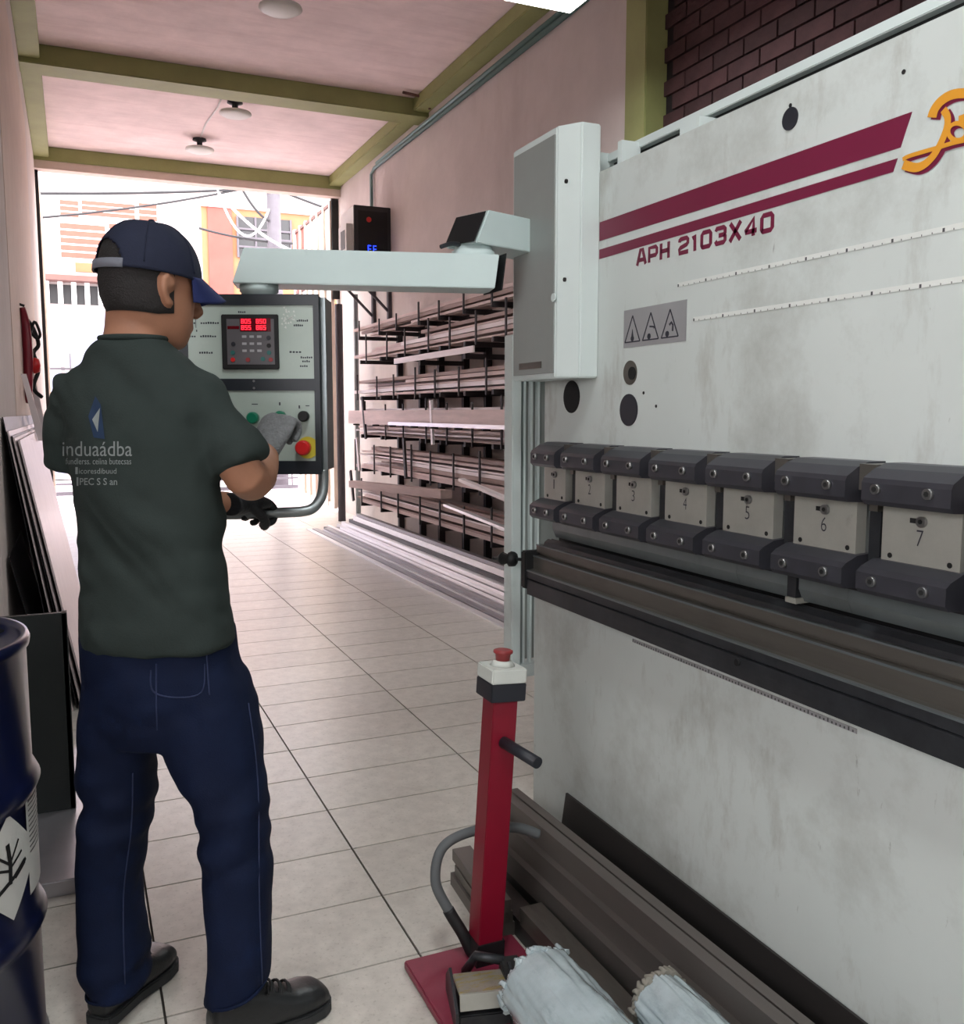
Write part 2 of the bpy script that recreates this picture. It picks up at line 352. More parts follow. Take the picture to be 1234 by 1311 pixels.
# hanging LED panels: one seen, the rest added unseen to brighten the near bay
for i, (x, y) in enumerate(LAMPS):
    lab = 'bright rectangular light panel hanging at the top edge' if i == 0 else ('', 'added unseen light panel hanging nearest above the red post', 'added unseen light panel at the rear by the added side window', 'added unseen light panel at the rear on the press side')[i]
    t = thing('light_panel', (x, y, LAMP_Z), lab, 'lamp', None if i == 0 else 'added light panels over the near bay')
    b = MB(); b.box(x-.2, x+.2, y-.3, y+.3, LAMP_Z, LAMP_Z+.05); b.build('housing', mFixture, t)
    box('diffuser', mGlow, x-.19, x+.19, y-.29, y+.29, LAMP_Z-.006, LAMP_Z, t)
    b = MB(); [b.cyl((x+sx*.15, y+sy*.25, LAMP_Z+.05), (x+sx*.15, y+sy*.25, ZC), .004, 6) for sx in (-1, 1) for sy in (-1, 1)]; b.build('hanger', mCable, t)
    ld = bpy.data.lights.new('light_panel_light', 'AREA'); ld.shape = 'RECTANGLE'; ld.size = .38; ld.size_y = .58; ld.energy = LAMP_W; ld.color = (.9, .99, 1)
    lo = bpy.data.objects.new('light_panel_light', ld); COL.objects.link(lo); lo.parent = t; lo.location = (0, 0, -.012)
# conduits along the right wall
for k, (dz, dx) in enumerate(((0, 0), (.05, 0))):
    pth = [(XR-.025, 5.2, 4.06+dz), (XR-.025, 10.3, 4.06+dz)]
    if k == 0: pth = [(XR-.025, 5.2, 4.06), (XR-.025, 10.4, 4.08), (XR-.03, 10.5, 4.03), (XR-.03, 10.5, 3.56)]
    MB().tube(pth, .02, 8).build('conduit', mConduit, tagd=(('lower teal conduit along the right wall bending down to the dark enclosure', 'upper straight teal conduit along the right wall under the green beam')[k], 'conduit'))
# ================================================================== STREET SIDE
box('pavement', mStreet, -30, 40, 12.05, 60, -.2, -.02, kind='structure')
# gate leaves folded open
dl = box('door_1', mGate, XL-.06, XL-.005, 12.1, 13.6, .03, 4.05, kind='structure')
for y in (12.12, 12.6, 13.1, 13.52): box('stile', mGate, XL-.005, XL+.03, y, y+.06, .03, 4.05, dl)
box('track', mBlack, XL-.02, XL+.035, 12.02, 12.08, .5, 4.08, dl)
XG = 3.2
dr = thing('door_2', (XG, 13, 0), 'x', 'x'); del dr['label']; del dr['category']; dr['kind'] = 'structure'
for k, y in enumerate((12.1, 12.45, 12.8, 13.15, 13.5, 13.85)):
    box('panel', mGate, XG, XG+.03, y, y+.33, .05, 2.72, dr)
    box('stile', mGate, XG-.03, XG+.01, y-.02, y+.04, .03, 4.06, dr)
for z in (.03, 1.35, 2.7): box('rail', mWhite, XG-.02, XG+.02, 12.1, 14.2, z, z+.07, dr)
box('stile', mWhite, XG-.03, XG+.03, 14.18, 14.26, .03, 4.06, dr)
for z in (3.1, 4.0): box('bar', mBrown, XG-.02, XG+.02, 12.1, 14.2, z, z+.04, dr)
box('pane', mWhite, XG, XG+.02, 12.1, 14.2, 2.77, 3.1, dr)
for k in range(3): box('pane', (mPink, mWhite, mWhite)[2-k] if k else mWhite, XG, XG+.015, 12.14+k*.7, 12.8+k*.7, 3.14, 4.0, dr)
box('jamb', mBlack, 3.19, XR, 12.05, 12.1, 2.8, 4.08, dr); box('jamb', mWhite, 3.25, XR, 12.05, 12.1, 0, 2.8, dr)
# barrier on the kerb
t = thing('barrier', (1.5, 15.3, 0), 'thin metal barrier with bars standing on the kerb outside', 'barrier')
b = MB(); b.box(-1.2, 3.6, 15.28, 15.32, .06, .12); b.build('rail', mConcrete, t); b = MB(); b.box(-1.2, 3.6, 15.28, 15.32, .22, .25); b.build('rail', mConcrete, t); b = MB(); b.box(-1.2, 3.6, 15.28, 15.32, 1.95, 1.99); b.build('rail', mConcrete, t)
for k in range(17): x = -1.2+k*.3; MB().cyl((x, 15.3, -.02 if k % 4 == 0 else .06), (x, 15.3, 1.99 if k % 2 else 2.2), .012, 6).build('bar', mConcrete, t)
# opposite white house
YH = 20.0
def R2(x0, y0, x1, y1, Y): a = at(x0, y0, y=Y); c = at(x1, y1, y=Y); return min(a.x, c.x), max(a.x, c.x), min(a.z, c.z), max(a.z, c.z)
t = thing('house', (-2, YH+3, 0), 'white rendered house across the street with red louvred windows', 'house')
x1h = at(258, 300, y=YH).x
box('wall', mHouse, -9, x1h, YH, YH+6, 0, 6.9, t); box('roof', mLintel, -9.3, x1h, YH-.3, YH+6, 6.9, 7.1, t)
for (a, c, d, e) in ((76, 254, 101, 279), (104, 255, 173, 281), (177, 258, 201, 284), (76, 283, 136, 333), (139, 284, 201, 333), (10, 254, 50, 333)):
    x0, x1, z0, z1 = R2(a, c, d, e, YH); wn = box('window', mWhite, x0-.03, x1+.03, YH-.03, YH+.02, z0-.03, z1+.03, t)
    n = max(3, int((z1-z0)/.13))
    for k in range(n): box('slat', mLouvre, x0, x1, YH-.05, YH-.02, z0+(z1-z0)*k/n, z0+(z1-z0)*(k+.72)/n, wn)
x0, x1, z0, z1 = R2(60, 334, 135, 350, YH); box('panel', mPeach, x0+.5, x1-.1, YH-.02, YH, z0, z1, t)
zl = at(55, 360, y=YH).z; box('ledge', mBrown, -9, x1h, YH-.35, YH, zl, zl+.1, t)
zv = at(55, 388, y=YH).z
bk = box('vent', mBlack, -9, x1h, YH-.02, YH, zv, zl-.05, t)
for k in range(27):
    x = -4+k*.24; box('bar', mWhite, x, x+.09, YH-.07, YH-.02, zv, zl, bk)
for k in range(-5, 2):
    gdoor = box('garage_panel', mGarage, k*1.15-.1, k*1.15+.98, YH-.05, YH, .1, zv-.1, t)
    box('mid_rail', mWhite, k*1.15-.1, k*1.15+.98, YH-.07, YH-.05, 2.1, 2.2, gdoor)
# orange house to its right
t = thing('house', (6, YH+3, 0), 'orange and pink house behind the utility pole', 'house')
box('wall', mPeach, x1h, 12, YH, YH+6, 0, 5.5, t)
x0, x1, z0, z1 = R2(265, 262, 298, 330, YH); box('brick_panel', mPink, x0, x1, YH-.03, YH, z0-1.5, z1, t)
x0, x1, z0, z1 = R2(300, 240, 400, 268, YH); box('parapet', mHouse, x1h, 12, YH-.06, YH+.2, 5.5, 5.95, t); box('coping', mPink, x1h, 12, YH-.1, YH+.2, 5.95, 6.1, t)
x0, x1, z0, z1 = R2(303, 277, 372, 322, YH); wn = box('window', mGlassD, x0, x1, YH-.04, YH, z0-.2, z1, t)
for k in range(4): box('window_bar', mConcrete, x0+(x1-x0)*k/3-.02, x0+(x1-x0)*k/3+.02, YH-.08, YH-.04, z0-.2, z1, wn)
for k in range(3): box('window_bar', mConcrete, x0, x1, YH-.09, YH-.05, z0+.18*k, z0+.18*k+.04, wn)
box('lower_wall', mHouse, x1h, 12, YH-.04, YH, 0, 3.6, t)
# utility pole and cables
YP = 17.0; pp = at(351, 300, y=YP)
t = thing('utility_pole', (pp.x, YP, 0), 'grey concrete utility pole with crossarm across the street', 'pole')
MB().tube([(pp.x, YP, -.02), (pp.x, YP, 6.2)], [.16, .11], 14).build('shaft', mConcrete, t)
box('crossarm', mBrown, pp.x-.9, pp.x+.25, YP-.06, YP+.06, 5.25, 5.33, t); box('crossarm', mConcrete, pp.x-1.4, pp.x+.2, YP-.06, YP+.06, 5.75, 5.82, t)
for k in range(5): MB().lathe([(.03, 0), (.045, .04), (.03, .09), (.01, .12)], (pp.x-.85+.22*k, YP, 5.33), 8).build('insulator', mGlassD, t)
def sag(p, q, s, n=14): return [Vector(p).lerp(Vector(q), k/n)-UP*s*4*(k/n)*(1-k/n) for k in range(n+1)]
wires = [((-7, 16.5, 5.6), (pp.x, YP, 5.75), .35, .028, mCable, 'dark street cable sagging highest in front of the white house'), ((-7, 16.5, 4.6), (pp.x, YP, 5.3), .25, .022, mCable, 'dark street cable crossing in front of the louvred windows'),
         ((-7, 16.5, 4.1), (pp.x-.3, YP, 5.3), .5, .018, mCable, 'thin lowest street cable left of the pole'),
         ((pp.x-1.1, YP, 5.3), (pp.x+.9, YP-.4, 4.1), .35, .024, mCableW, 'thick white cable looping down beside the pole'), ((pp.x-1.0, YP-.05, 5.25), (pp.x-.1, YP-.1, 4.9), .65, .02, mCableW, 'white cable hanging in a deep loop left of the pole'),
         ((pp.x-.8, YP, 5.8), (pp.x-.1, YP-.1, 4.7), .2, .022, mCable, 'dark cable dropping from the upper crossarm to the pole'), ((pp.x-1.3, YP, 4.5), (pp.x+1.2, YP, 4.45), .12, .02, mCable, 'level dark cable passing behind the pole'), ((pp.x, YP, 5.3), (9, 16.2, 4.5), .3, .022, mCable, 'dark cable running from the pole to the right')]
for p, q, s_, r_, m_, lab in wires: MB().tube(sag(p, q, s_), r_, 6).build('cable', m_, tagd=(lab, 'cable', 'street cables'))

# ================================================================== PRESS BRAKE
XM = 1.27
PB = thing('press_brake', (1.6, 1.35, 0), 'large grey press brake with maroon stripes and numbered punch clamps', 'machine')
YE = 2.44; YN = .28     # far and near end
box('ram', mMach, XM, XM+.05, YN, 2.42, 1.02, 1.938, PB, bevel=.003)
box('bed_apron', mMach, 1.25, 1.31, YN-.02, YE, 0.0, .80, PB, bevel=.004)
for y in (2.37, .32):
    b = MB(); b.prism([(1.32, 0), (2.25, 0), (2.25, 2.0), (1.33, 2.0), (1.33, 1.35), (1.75, 1.25), (1.75, .85), (1.32, .80)], lambda u, v, s: (u, s, v), y, y+.05); b.build('side_frame', mMachL, PB)
box('rear_panel', mMach, 2.2, 2.25, .37, 2.37, .1, 2.0, PB)
box('top_rail', mMachL, 1.34, 1.40, YN, 2.34, 1.986, 2.008, PB, bevel=.002)
box('top_bracket', mMachL, 1.29, 1.345, 2.05, 2.07, 1.93, 2.0, PB); box('top_bracket', mMachL, 1.285, 1.34, 1.73, 1.80, 1.935, 1.968, PB); box('top_bracket', mMachL, 1.29, 1.45, 2.2, 2.24, 1.9, 2.01, PB)
box('top_gap_shade', mBlack, 1.36, 1.39, YN, 2.3, 1.90, 1.986, PB)  # black plate stands in for the shade in the gap under the rail
# cylinder cover at the far end of the ram
cov = MB(); cov.prism([(1.272, 2.12), (1.215, 2.12), (1.175, 2.18), (1.175, 2.44), (1.272, 2.44)], lambda u, v, s: (u, v, s), 1.41, 2.055)
cov = cov.build('cylinder_cover', mMachL, PB, bevel=.004)
box('cover_face', mCover, 1.171, 1.176, 2.185, 2.425, 1.425, 2.035, cov)
box('label', mRail, 1.169, 1.172, 2.25, 2.385, 1.44, 1.458, cov)
for (px, py) in ((725, 232), (723, 358)): p = at(px, py, x=1.171); MB().cyl((1.168, p.y, p.z), (1.173, p.y, p.z), .0055, 10).build('hole', mHole, cov)
p = at(709, 381, x=1.171); MB().cyl((1.168, p.y, p.z), (1.173, p.y, p.z), .011, 12).build('cap', mMachL, cov)
# holes in the ram
def onram(u, v, t): return (XM-t, u, v)
for (y, z, r, mm) in ((1.426, 1.874, .021, mNavyBox), (2.257, 1.363, .045, mHole), (1.963, 1.418, .03, mRail), (1.967, 1.326, .04, mNavyBox)):
    flat('hole', [circ(r, 28, c=(y, z))], onram, mm, PB, .002)
flat('hole', [circ(.016, 20, c=(1.952, 1.416))], lambda u, v, t: (XM-.002-t, u, v), mHole, PB, .002)
for (px, py) in ((1157, 92), (1012, 135), (824, 503), (840, 520)): p = at(px, py, x=XM); flat('hole', [circ(.004, 10, c=(p.y, p.z))], onram, mHole, PB, .001)
# decals: stripes, model text, logo, rulers, warning sign
flat('stripe', [[(2.118, 1.762), (1.163, 1.755), (1.143, 1.806), (2.118, 1.809)]], onram, mMaroon, PB)
flat('stripe', [[(2.118, 1.716), (1.176, 1.719), (1.168, 1.739), (2.118, 1.740)]], onram, mMaroon, PB)
STK = {'A': [[(0,0),(.38,1),(.62,1),(1,0)], [(.2,.32),(.8,.32)]], 'P': [[(.08,0),(.08,.92),(.82,.92),(.94,.8),(.94,.52),(.82,.4),(.08,.4)]], 'H': [[(.09,0),(.09,1)], [(.91,0),(.91,1)], [(.09,.5),(.91,.5)]],
       '2': [[(.08,.74),(.1,.86),(.2,.92),(.82,.92),(.93,.82),(.93,.62),(.82,.52),(.2,.4),(.08,.3),(.08,.09),(.97,.09)]], '1': [[(.12,.78),(.5,.92),(.56,0)]], '0': [[(.2,.08),(.08,.2),(.08,.8),(.2,.92),(.8,.92),(.92,.8),(.92,.2),(.8,.08),(.2,.08),(.1,.16)]],
       '3': [[(.08,.78),(.14,.92),(.8,.92),(.92,.82),(.92,.6),(.82,.51),(.35,.51)], [(.82,.51),(.93,.4),(.93,.2),(.8,.08),(.16,.08),(.06,.24)]], 'X': [[(.05,0),(.95,1)], [(.05,1),(.95,0)]], '4': [[(.72,0),(.72,.94),(.08,.32),(.08,.27),(.98,.27)]]}
yy_ = 1.941; lw, lh = .0365, .0365
for ch in 'APH 2103X40':
    if ch == ' ': yy_ -= .024; continue
    polys = []
    for st_ in STK[ch]: polys += ribbon([(yy_-u*lw*(.6 if ch == '1' else 1), 1.674+v*lh) for u, v in st_], .0096)
    flat('letter', polys, onram, mMaroon, PB, .001); yy_ -= (lw*(.6 if ch == '1' else 1)+.0115)
def lg(x, y): p = at(1130+x*.1144, 90+y*.1144, x=XM); return (p.y, p.z)
arch = [lg(*q) for q in ((560, 530), (590, 440), (660, 350), (760, 285), (870, 260), (1000, 270), (1090, 340), (1080, 440), (960, 520), (860, 560))]
stem = [lg(*q) for q in ((690, 440), (735, 520), (735, 620), (695, 740), (640, 860), (570, 970), (470, 1060), (370, 1090), (240, 1055))]
tail = [lg(*q) for q in ((235, 1000), (300, 965), (460, 915), (640, 865), (800, 815), (1000, 770), (1200, 730))]
bowl = [lg(850+100*math.cos(k*math.pi/8), 690+95*math.sin(k*math.pi/8)) for k in range(17)]
sp = lambda P: [tuple(q) for q in smooth_path([Vector((a, c, 0)) for a, c in P], 5)]
def wts(n, a, b, c): return [(a+(b-a)*2*i/n) if i < n/2 else (b+(c-b)*(2*i/n-1)) for i in range(n+1)]
lgk = 0
for P, (wa, wb, wc) in ((arch, (.016, .012, .011)), (stem, (.01, .011, .013)), (tail, (.006, .006, .006)), (bowl, (.006, .006, .006))):
    q = [(a_, b_) for a_, b_, *_ in sp(P)]; wv = wts(len(q)-1, wa, wb, wc)
    lgk += 1
    def strip(pts, ws, name, m_, lift):
        L = []; Rr = []
        for i, p in enumerate(pts):
            d = (Vector(pts[min(i+1, len(pts)-1)])-Vector(pts[max(i-1, 0)])).normalized(); n = Vector((-d.y, d.x))*ws[i]/2
            L.append((XM-lift, p[0]+n.x, p[1]+n.y)); Rr.append((XM-lift, p[0]-n.x, p[1]-n.y))
        b = MB(); k = len(pts); b.add(L+Rr, [(i, i+1, k+i+1, k+i) for i in range(k-1)]); b.build(name, m_, PB)
    strip(q, [k*1.15 for k in wv], 'logo_stroke', mOrange, .0022+.0002*lgk); strip([(a_-.006, b_-.005) for a_, b_ in q], [k*1.2 for k in wv], 'logo_shadow', mMaroon, .0008+.0002*lgk)
for (y0, y1, z) in ((1.772, .5, 1.607), (1.711, .5, 1.525)):
    rl = flat('ruler_tape', [[(y0, z-.004), (y1, z-.004), (y1, z+.005), (y0, z+.005)]], onram, mRuler, PB)
    tk = []
    for k in range(int((y0-y1)/.02)):
        y = y0-k*.02; h = .006 if k % 5 == 0 else .003; wd = .004 if k % 5 == 0 else .0012
        tk.append([(y, z-.004), (y-wd, z-.004), (y-wd, z-.004+h), (y, z-.004+h)])
    flat('tick_marks', tk, lambda u, v, t: (XM-.0012-t, u, v), mTick, rl, .0006)
onbed = lambda u, v, t: (1.25-t, u, v)
rl = flat('ruler_tape', [[(1.90, .752), (1.18, .752), (1.18, .761), (1.90, .761)]], onbed, mSticker, PB)
flat('tick_marks', [[(1.9-k*.01, .753), (1.9-k*.01-.003, .753), (1.9-k*.01-.003, .753+(.007 if k % 5 == 0 else .004)), (1.9-k*.01, .753+(.007 if k % 5 == 0 else .004))] for k in range(72)], lambda u, v, t: (1.249-t, u, v), mTick, rl, .0006)
sg = flat('warning_sign', [[(1.995, 1.480), (1.737, 1.480), (1.737, 1.572), (1.995, 1.572)]], onram, mSticker, PB)
on2 = lambda u, v, t: (XM-.0012-t, u, v)
for k in range(3):
    c = 1.955-k*.078; tri = [(c+.033, 1.493), (c-.033, 1.493), (c, 1.556)]
    polys = []
    for i in range(3): polys += ribbon([tri[i], tri[(i+1) % 3]], .003)
    polys += [circ(.007, 10, c=(c+(.0, .006, .01)[k], 1.501))]
    polys += [[[(c+.004, 1.507), (c-.004, 1.507), (c, 1.524)]], ribbon([(c+.004, 1.524), (c-.014, 1.522), (c-.014, 1.518)], .004), ribbon([(c+.002, 1.521), (c-.006, 1.526), (c-.012, 1.52), (c-.011, 1.506)], .005)][k]
    flat('warning_triangle', polys, on2, mInk, sg, .0008)
# punch clamps, numbered
digits = '1234567890'
for i in range(1, 11):
    yl = 1.124+.2055*(7-i); yr = yl-.158
    if i == 1: yl -= .03
    if yr < YN: break
    pl = box('clamp_plate', mPlate, 1.222, 1.245, yr+.004, yl-.004, 1.05, 1.2, PB)
    up = MB().prism([(1.27, 1.237), (1.232, 1.237), (1.208, 1.229), (1.184, 1.214), (1.18, 1.206), (1.18, 1.178), (1.188, 1.170), (1.225, 1.168), (1.27, 1.168)], lambda u, v, s: (u, s, v), yr-.008, yl+.004).build('upper_clamp', mClamp, PB)
    dn = MB().prism([(1.25, 1.079), (1.216, 1.077), (1.19, 1.066), (1.18, 1.058), (1.18, 1.030), (1.188, 1.022), (1.25, 1.018)], lambda u, v, s: (u, s, v), yr-.008, yl+.008).build('lower_clamp', mClamp, PB)
    for (par, z) in ((up, 1.197), (dn, 1.046)):
        for y in (yl-.028, yr+.03):
            bo = MB().cyl((1.173, y, z), (1.182, y, z), .0085, 14).build('bolt', mBolt, par)
            MB().cyl((1.172, y, z), (1.1735, y, z), .0045, 6).build('socket', mHole, bo)
    ym = (yl+yr)/2
    sl = flat('slot', [[(ym+.02, 1.152), (ym-.012, 1.152), (ym-.012, 1.144), (ym+.02, 1.144)]], lambda u, v, t: (1.222-t, u, v), mHole, PB, .001)
    bo = MB().cyl((1.216, ym-.004, 1.148), (1.222, ym-.004, 1.148), .009, 14).build('bolt', mBolt, pl); MB().cyl((1.215, ym-.004, 1.148), (1.2165, ym-.004, 1.148), .004, 6).build('socket', mHole, PB)
    for y in (yl-.022, yr+.022): flat('hole', [circ(.0045, 10, c=(y, 1.086))], lambda u, v, t: (1.222-t, u, v), mHole, PB, .001)
    put_text('number', digits[i-1], mInk, PB, lambda u, v, a=ym: (1.2212, a+.006-u, 1.108+v), .005 if i == 1 else .013, .026, -.012)
    box('spacer', mRail, 1.21, 1.27, yr-.043, yr-.009, 1.19, 1.234, PB); box('slide_bar', mDark, 1.235, 1.265, yr-.036, yr-.012, 1.02, 1.19, PB); box('slide_stop', mRail, 1.222, 1.236, yr-.04, yr-.022, 1.155, 1.182, PB)
box('clamp_rail', mDark, 1.232, 1.27, YN, 2.36, 1.012, 1.04, PB)
# punch blade in sections, die and die holder
ys = [2.30, 1.50, 1.322, 1.20, .7, YN+.01]
for k in range(5):
    MB().prism([(1.236, 1.022), (1.262, 1.022), (1.262, .985), (1.253, .966), (1.247, .966), (1.236, .99)], lambda u, v, s: (u, s, v), ys[k+1]+(.03 if k == 1 else .001), ys[k]).build('punch', mPunch, PB)
box('side_stop', mDark, 1.232, 1.262, 1.325, 1.348, .972, 1.17, PB); box('side_stop_foot', mPlate, 1.226, 1.26, 1.318, 1.346, .962, .972, PB)
prof = [(1.33, .80), (1.185, .80), (1.185, .838), (1.190, .842), (1.185, .846), (1.185, .862), (1.20, .866), (1.20, .868), (1.205, .872), (1.205, .908), (1.222, .912), (1.222, .918), (1.216, .92), (1.216, .938), (1.226, .942), (1.236, .942), (1.244, .951), (1.249, .941), (1.255, .951), (1.265, .941), (1.33, .935)]
dh = MB()
def bar_y(poly, y0, y1): return MB().prism(poly, lambda u, v, s: (u, s, v), y0, y1)
bar_y([(1.33, .795), (1.185, .795), (1.185, .838), (1.191, .841), (1.185, .844), (1.185, .862), (1.33, .862)], YN, 2.36).build('die_holder', mDark, PB)
bar_y([(1.33, .862), (1.185, .862), (1.188, .866), (1.206, .868), (1.206, .907), (1.33, .907)], YN, 2.36).build('die_rail', mRail, PB)
bar_y([(1.33, .907), (1.226, .907), (1.226, .914), (1.216, .916), (1.216, .936), (1.219, .939), (1.33, .939)], YN, 2.36).build('die_block', mRail, PB)
bar_y([(1.30, .939), (1.228, .939), (1.232, .948), (1.243, .956), (1.249, .946), (1.255, .956), (1.27, .949), (1.30, .945)], YN, 2.34).build('die', mDark, PB)
box('punch_gap_shade', mBlack, 1.29, 1.30, YN, 2.36, .93, 1.03, PB)  # black plate put in so the gap below the punch reads as shade
box('pale_edge', mPunch, 1.2145, 1.221, YN, 2.36, .9362, .9398, PB); box('pale_edge', mPunch, 1.1835, 1.192, YN, 2.36, .8625, .8668, PB); box('pale_edge', mPunch, 1.2045, 1.209, YN, 2.36, .904, .9078, PB)  # thin strips of paler steel along the die rail edges
box('holder_end_cap', mBlack, 1.18, 1.34, 2.36, 2.39, .81, .92, PB, bevel=.004)
p = at(945, 848, x=1.185); MB().cyl((1.180, p.y, p.z), (1.187, p.y, p.z), .007, 12).build('bolt', mHole, PB)
# side stop rod with knob at the far end
MB().tube(smooth_path([(1.22, 2.39, .885), (1.2, 2.46, .882), (1.16, 2.54, .876)], 4), .005, 8).build('stop_rod', mDark, PB)
kn = MB(); kn.tube([(1.2, 2.46, .881), (1.196, 2.466, .881), (1.19, 2.478, .88), (1.186, 2.486, .88), (1.176, 2.505, .879), (1.17, 2.515, .878)], [.01, .022, .024, .013, .02, .012], 9); kn.build('stop_knob', mBlack, PB)
# safety guard at the far side
g = box('side_guard', mMachL, 1.252, 1.285, 2.6, 2.66, .5, 1.56, PB, bevel=.003)
box('guard_panel', mCover, 1.285, 1.75, 2.635, 2.65, .52, 1.56, g); box('guard_rail', mMachL, 1.285, 1.75, 2.6, 2.66, .47, .51, g)
for x in (1.30, 1.325, 1.35): box('guard_rib', mMachL, x, x+.008, 2.618, 2.636, .51, 1.56, g)
box('guard_hinge', mMachL, 1.6, 1.66, 2.42, 2.62, .9, .98, g)
# pendant arms
def b_at(px, py, b): return ab(px, py, b)
A0 = ab(606, 300, 2.52)
a1 = MB()
def armbox(p0, p1, w, z0, z1, slant0=0, slant1=0):
    d = Vector((p1[0]-p0[0], p1[1]-p0[1], 0)); d.normalize(); n = Vector((-d.y, d.x, 0))*w/2; P0 = Vector((p0[0], p0[1], 0)); P1 = Vector((p1[0], p1[1], 0))
    vs = []
    for s_ in (-1, 1):
        vs += [P0+n*s_+UP*z0, P1+n*s_+UP*z0, P1+d*slant1+n*s_+UP*z1, P0-d*slant0+n*s_+UP*z1]
    return MB().add(vs, [(0,1,2,3),(7,6,5,4),(0,4,5,1),(1,5,6,2),(2,6,7,3),(3,7,4,0)])
zA1, zA0 = ab(603, 272, 2.52).z, ab(603, 318, 2.52).z
e1 = ab(590, 312, 2.50)
arm1 = armbox((e1.x, e1.y), (1.31, 2.44), .12, zA0+.004, zA1, -.045, 0).build('upper_arm', mArm, PB, bevel=.002)
d_ = Vector((1.31-e1.x, 2.44-e1.y, 0)).normalized()
piv = Vector((e1.x, e1.y, 0))+d_*.045
MB().lathe([(.058, 0), (.058, .022), (.052, .024), (.05, .034)], (piv.x, piv.y, zA0-.03), 28).build('pivot_collar', mArm, PB)
endp = Vector((e1.x, e1.y, 0))-d_*.006
armbox((endp.x-d_.x*.002, endp.y-d_.y*.002), (endp.x+d_.x*.001, endp.y+d_.y*.001), .112, zA0+.008, zA1-.004, -.043, .043).build('end_cap', mBlack, arm1)
MB().tube(smooth_path([endp+UP*(zA0+.006), endp-d_*.03+UP*(zA0+.004), endp-d_*.065+UP*(zA0-.008)], 4), .006, 6).build('lever', mDark, arm1)
zB1, zB0 = ab(450, 324, 2.45).z, ab(450, 368, 2.45).z
pc = ab(327, 370, 2.43)
eR = ab(634, 350, 2.53)
armL = ab(300, 360, 2.42)
lower_arm = armbox((armL.x, armL.y), (eR.x-.012, eR.y), .115, zB0, zB1, -.03, .012).build('lower_arm', mArm, PB, bevel=.002)
d2 = Vector((eR.x-armL.x, eR.y-armL.y, 0)).normalized()
armbox((eR.x-.009, eR.y), (eR.x-.006, eR.y), .118, zB0-.004, zB1+.004, -.012, .012).build('end_cap', mBlack, lower_arm)
# ================================================================== CONTROL CONSOLE
def cons(px, py, b): return ab(px, py, b)
BC = 2.36
c0 = ab(232, 607, BC); c1 = ab(412, 377, BC); CW = (c1-ab(232, 377, BC)).dot(RT); zc0, zc1 = c0.z, c1.z
CO = thing('control_console', (c0+RT*CW/2+FH*.06-UP*(c0.z-zc0)), 'dark framed control console with keypad, buttons and curved grab bar', 'console')
ob = ab(232, 492, BC); OB = Vector((ob.x, ob.y, 0))
def cf(u, v, t=0): return OB+RT*u+UP*v-FH*t            # u to the right, v absolute height, t towards the operator
def cbox(name, m, u0, u1, v0, v1, t0, t1, parent, bevel=0):
    b = MB(); vs = [cf(u, v, t) for t in (t0, t1) for (u, v) in ((u0, v0), (u1, v0), (u1, v1), (u0, v1))]
    b.add(vs, [(0,1,2,3),(7,6,5,4),(0,4,5,1),(1,5,6,2),(2,6,7,3),(3,7,4,0)]); return b.build(name, m, parent, bevel)
def cu(px): return (ab(px, 492, BC)-ob).dot(RT)
def cv(py): return ab(320, py, BC).z
cbox('housing', mConsole, 0, CW, zc0, zc1, -.13, 0, CO, .006)
cbox('frame', mConsole, 0, CW, zc1-(cv(377)-cv(391)), zc1, 0, .008, CO); cbox('frame', mConsole, 0, CW, cv(500), cv(485), 0, .008, CO); cbox('frame', mConsole, 0, CW, zc0, cv(590), 0, .008, CO)
cbox('frame', mConsole, 0, cu(243), zc0, zc1, 0, .0075, CO); cbox('frame', mConsole, cu(403), CW, zc0, zc1, 0, .0075, CO)
cbox('side_edge', mPunch, CW, CW+.012, zc0+.01, zc1-.005, -.12, -.02, CO)
fu = cbox('upper_panel', mFace, cu(243), cu(403), cv(485), cv(391), 0, .004, CO); fl = cbox('lower_panel', mFace, cu(243), cu(404), cv(590), cv(500), 0, .004, CO)
kp = cbox('display_unit', mBlack, cu(287), cu(359), cv(473), cv(403), .004, .012, CO, .002)
cbox('keypad', mKeypad, cu(294), cu(354), cv(467), cv(409), .012, .0135, kp); cbox('display_window', mLedDim, cu(311), cu(350), cv(425), cv(408), .0135, .0142, kp)
cbox('display_strip', mLedDim, cu(295), cu(310), cv(422), cv(418), .0135, .0142, kp)
SEG = {'0': 'abcdef', '1': 'bc', '2': 'abged', '3': 'abgcd', '5': 'afgcd', '6': 'afgedc', '8': 'abcdefg', '9': 'abcdfg'}
def digit(b, ch, u, v, w_, h):
    for s_ in SEG[ch]:
        q = {'a': (0, h, w_, h), 'g': (0, h/2, w_, h/2), 'd': (0, 0, w_, 0), 'f': (0, h/2, 0, h), 'e': (0, 0, 0, h/2), 'b': (w_, h/2, w_, h), 'c': (w_, 0, w_, h/2)}[s_]
        k = .0009; u0, v0, u1, v1 = u+q[0]-k, v+q[1]-k, u+q[2]+k, v+q[3]+k
        b.add([cf(u0, v0, .0147), cf(u1, v0, .0147), cf(u1, v1, .0147), cf(u0, v1, .0147)], [(0, 1, 2, 3)])
for (row, py, chars) in ((0, 414.5, ('805', '850')), (1, 422.5, ('855', '865'))):
    b = MB()
    for px, st in ((313, chars[0]), (332, chars[1])):
        for k, ch in enumerate(st): digit(b, ch, cu(px)+k*.0088, cv(py), .0052, cv(py-5)-cv(py))
    b.build('led_digits', mLed, kp)
for r_ in range(3):
    for k in range(3): cbox('key', mKey, cu(316+k*9.5)-.0055, cu(316+k*9.5)+.0055, cv(433+r_*9), cv(430+r_*9), .0135, .0146, kp)
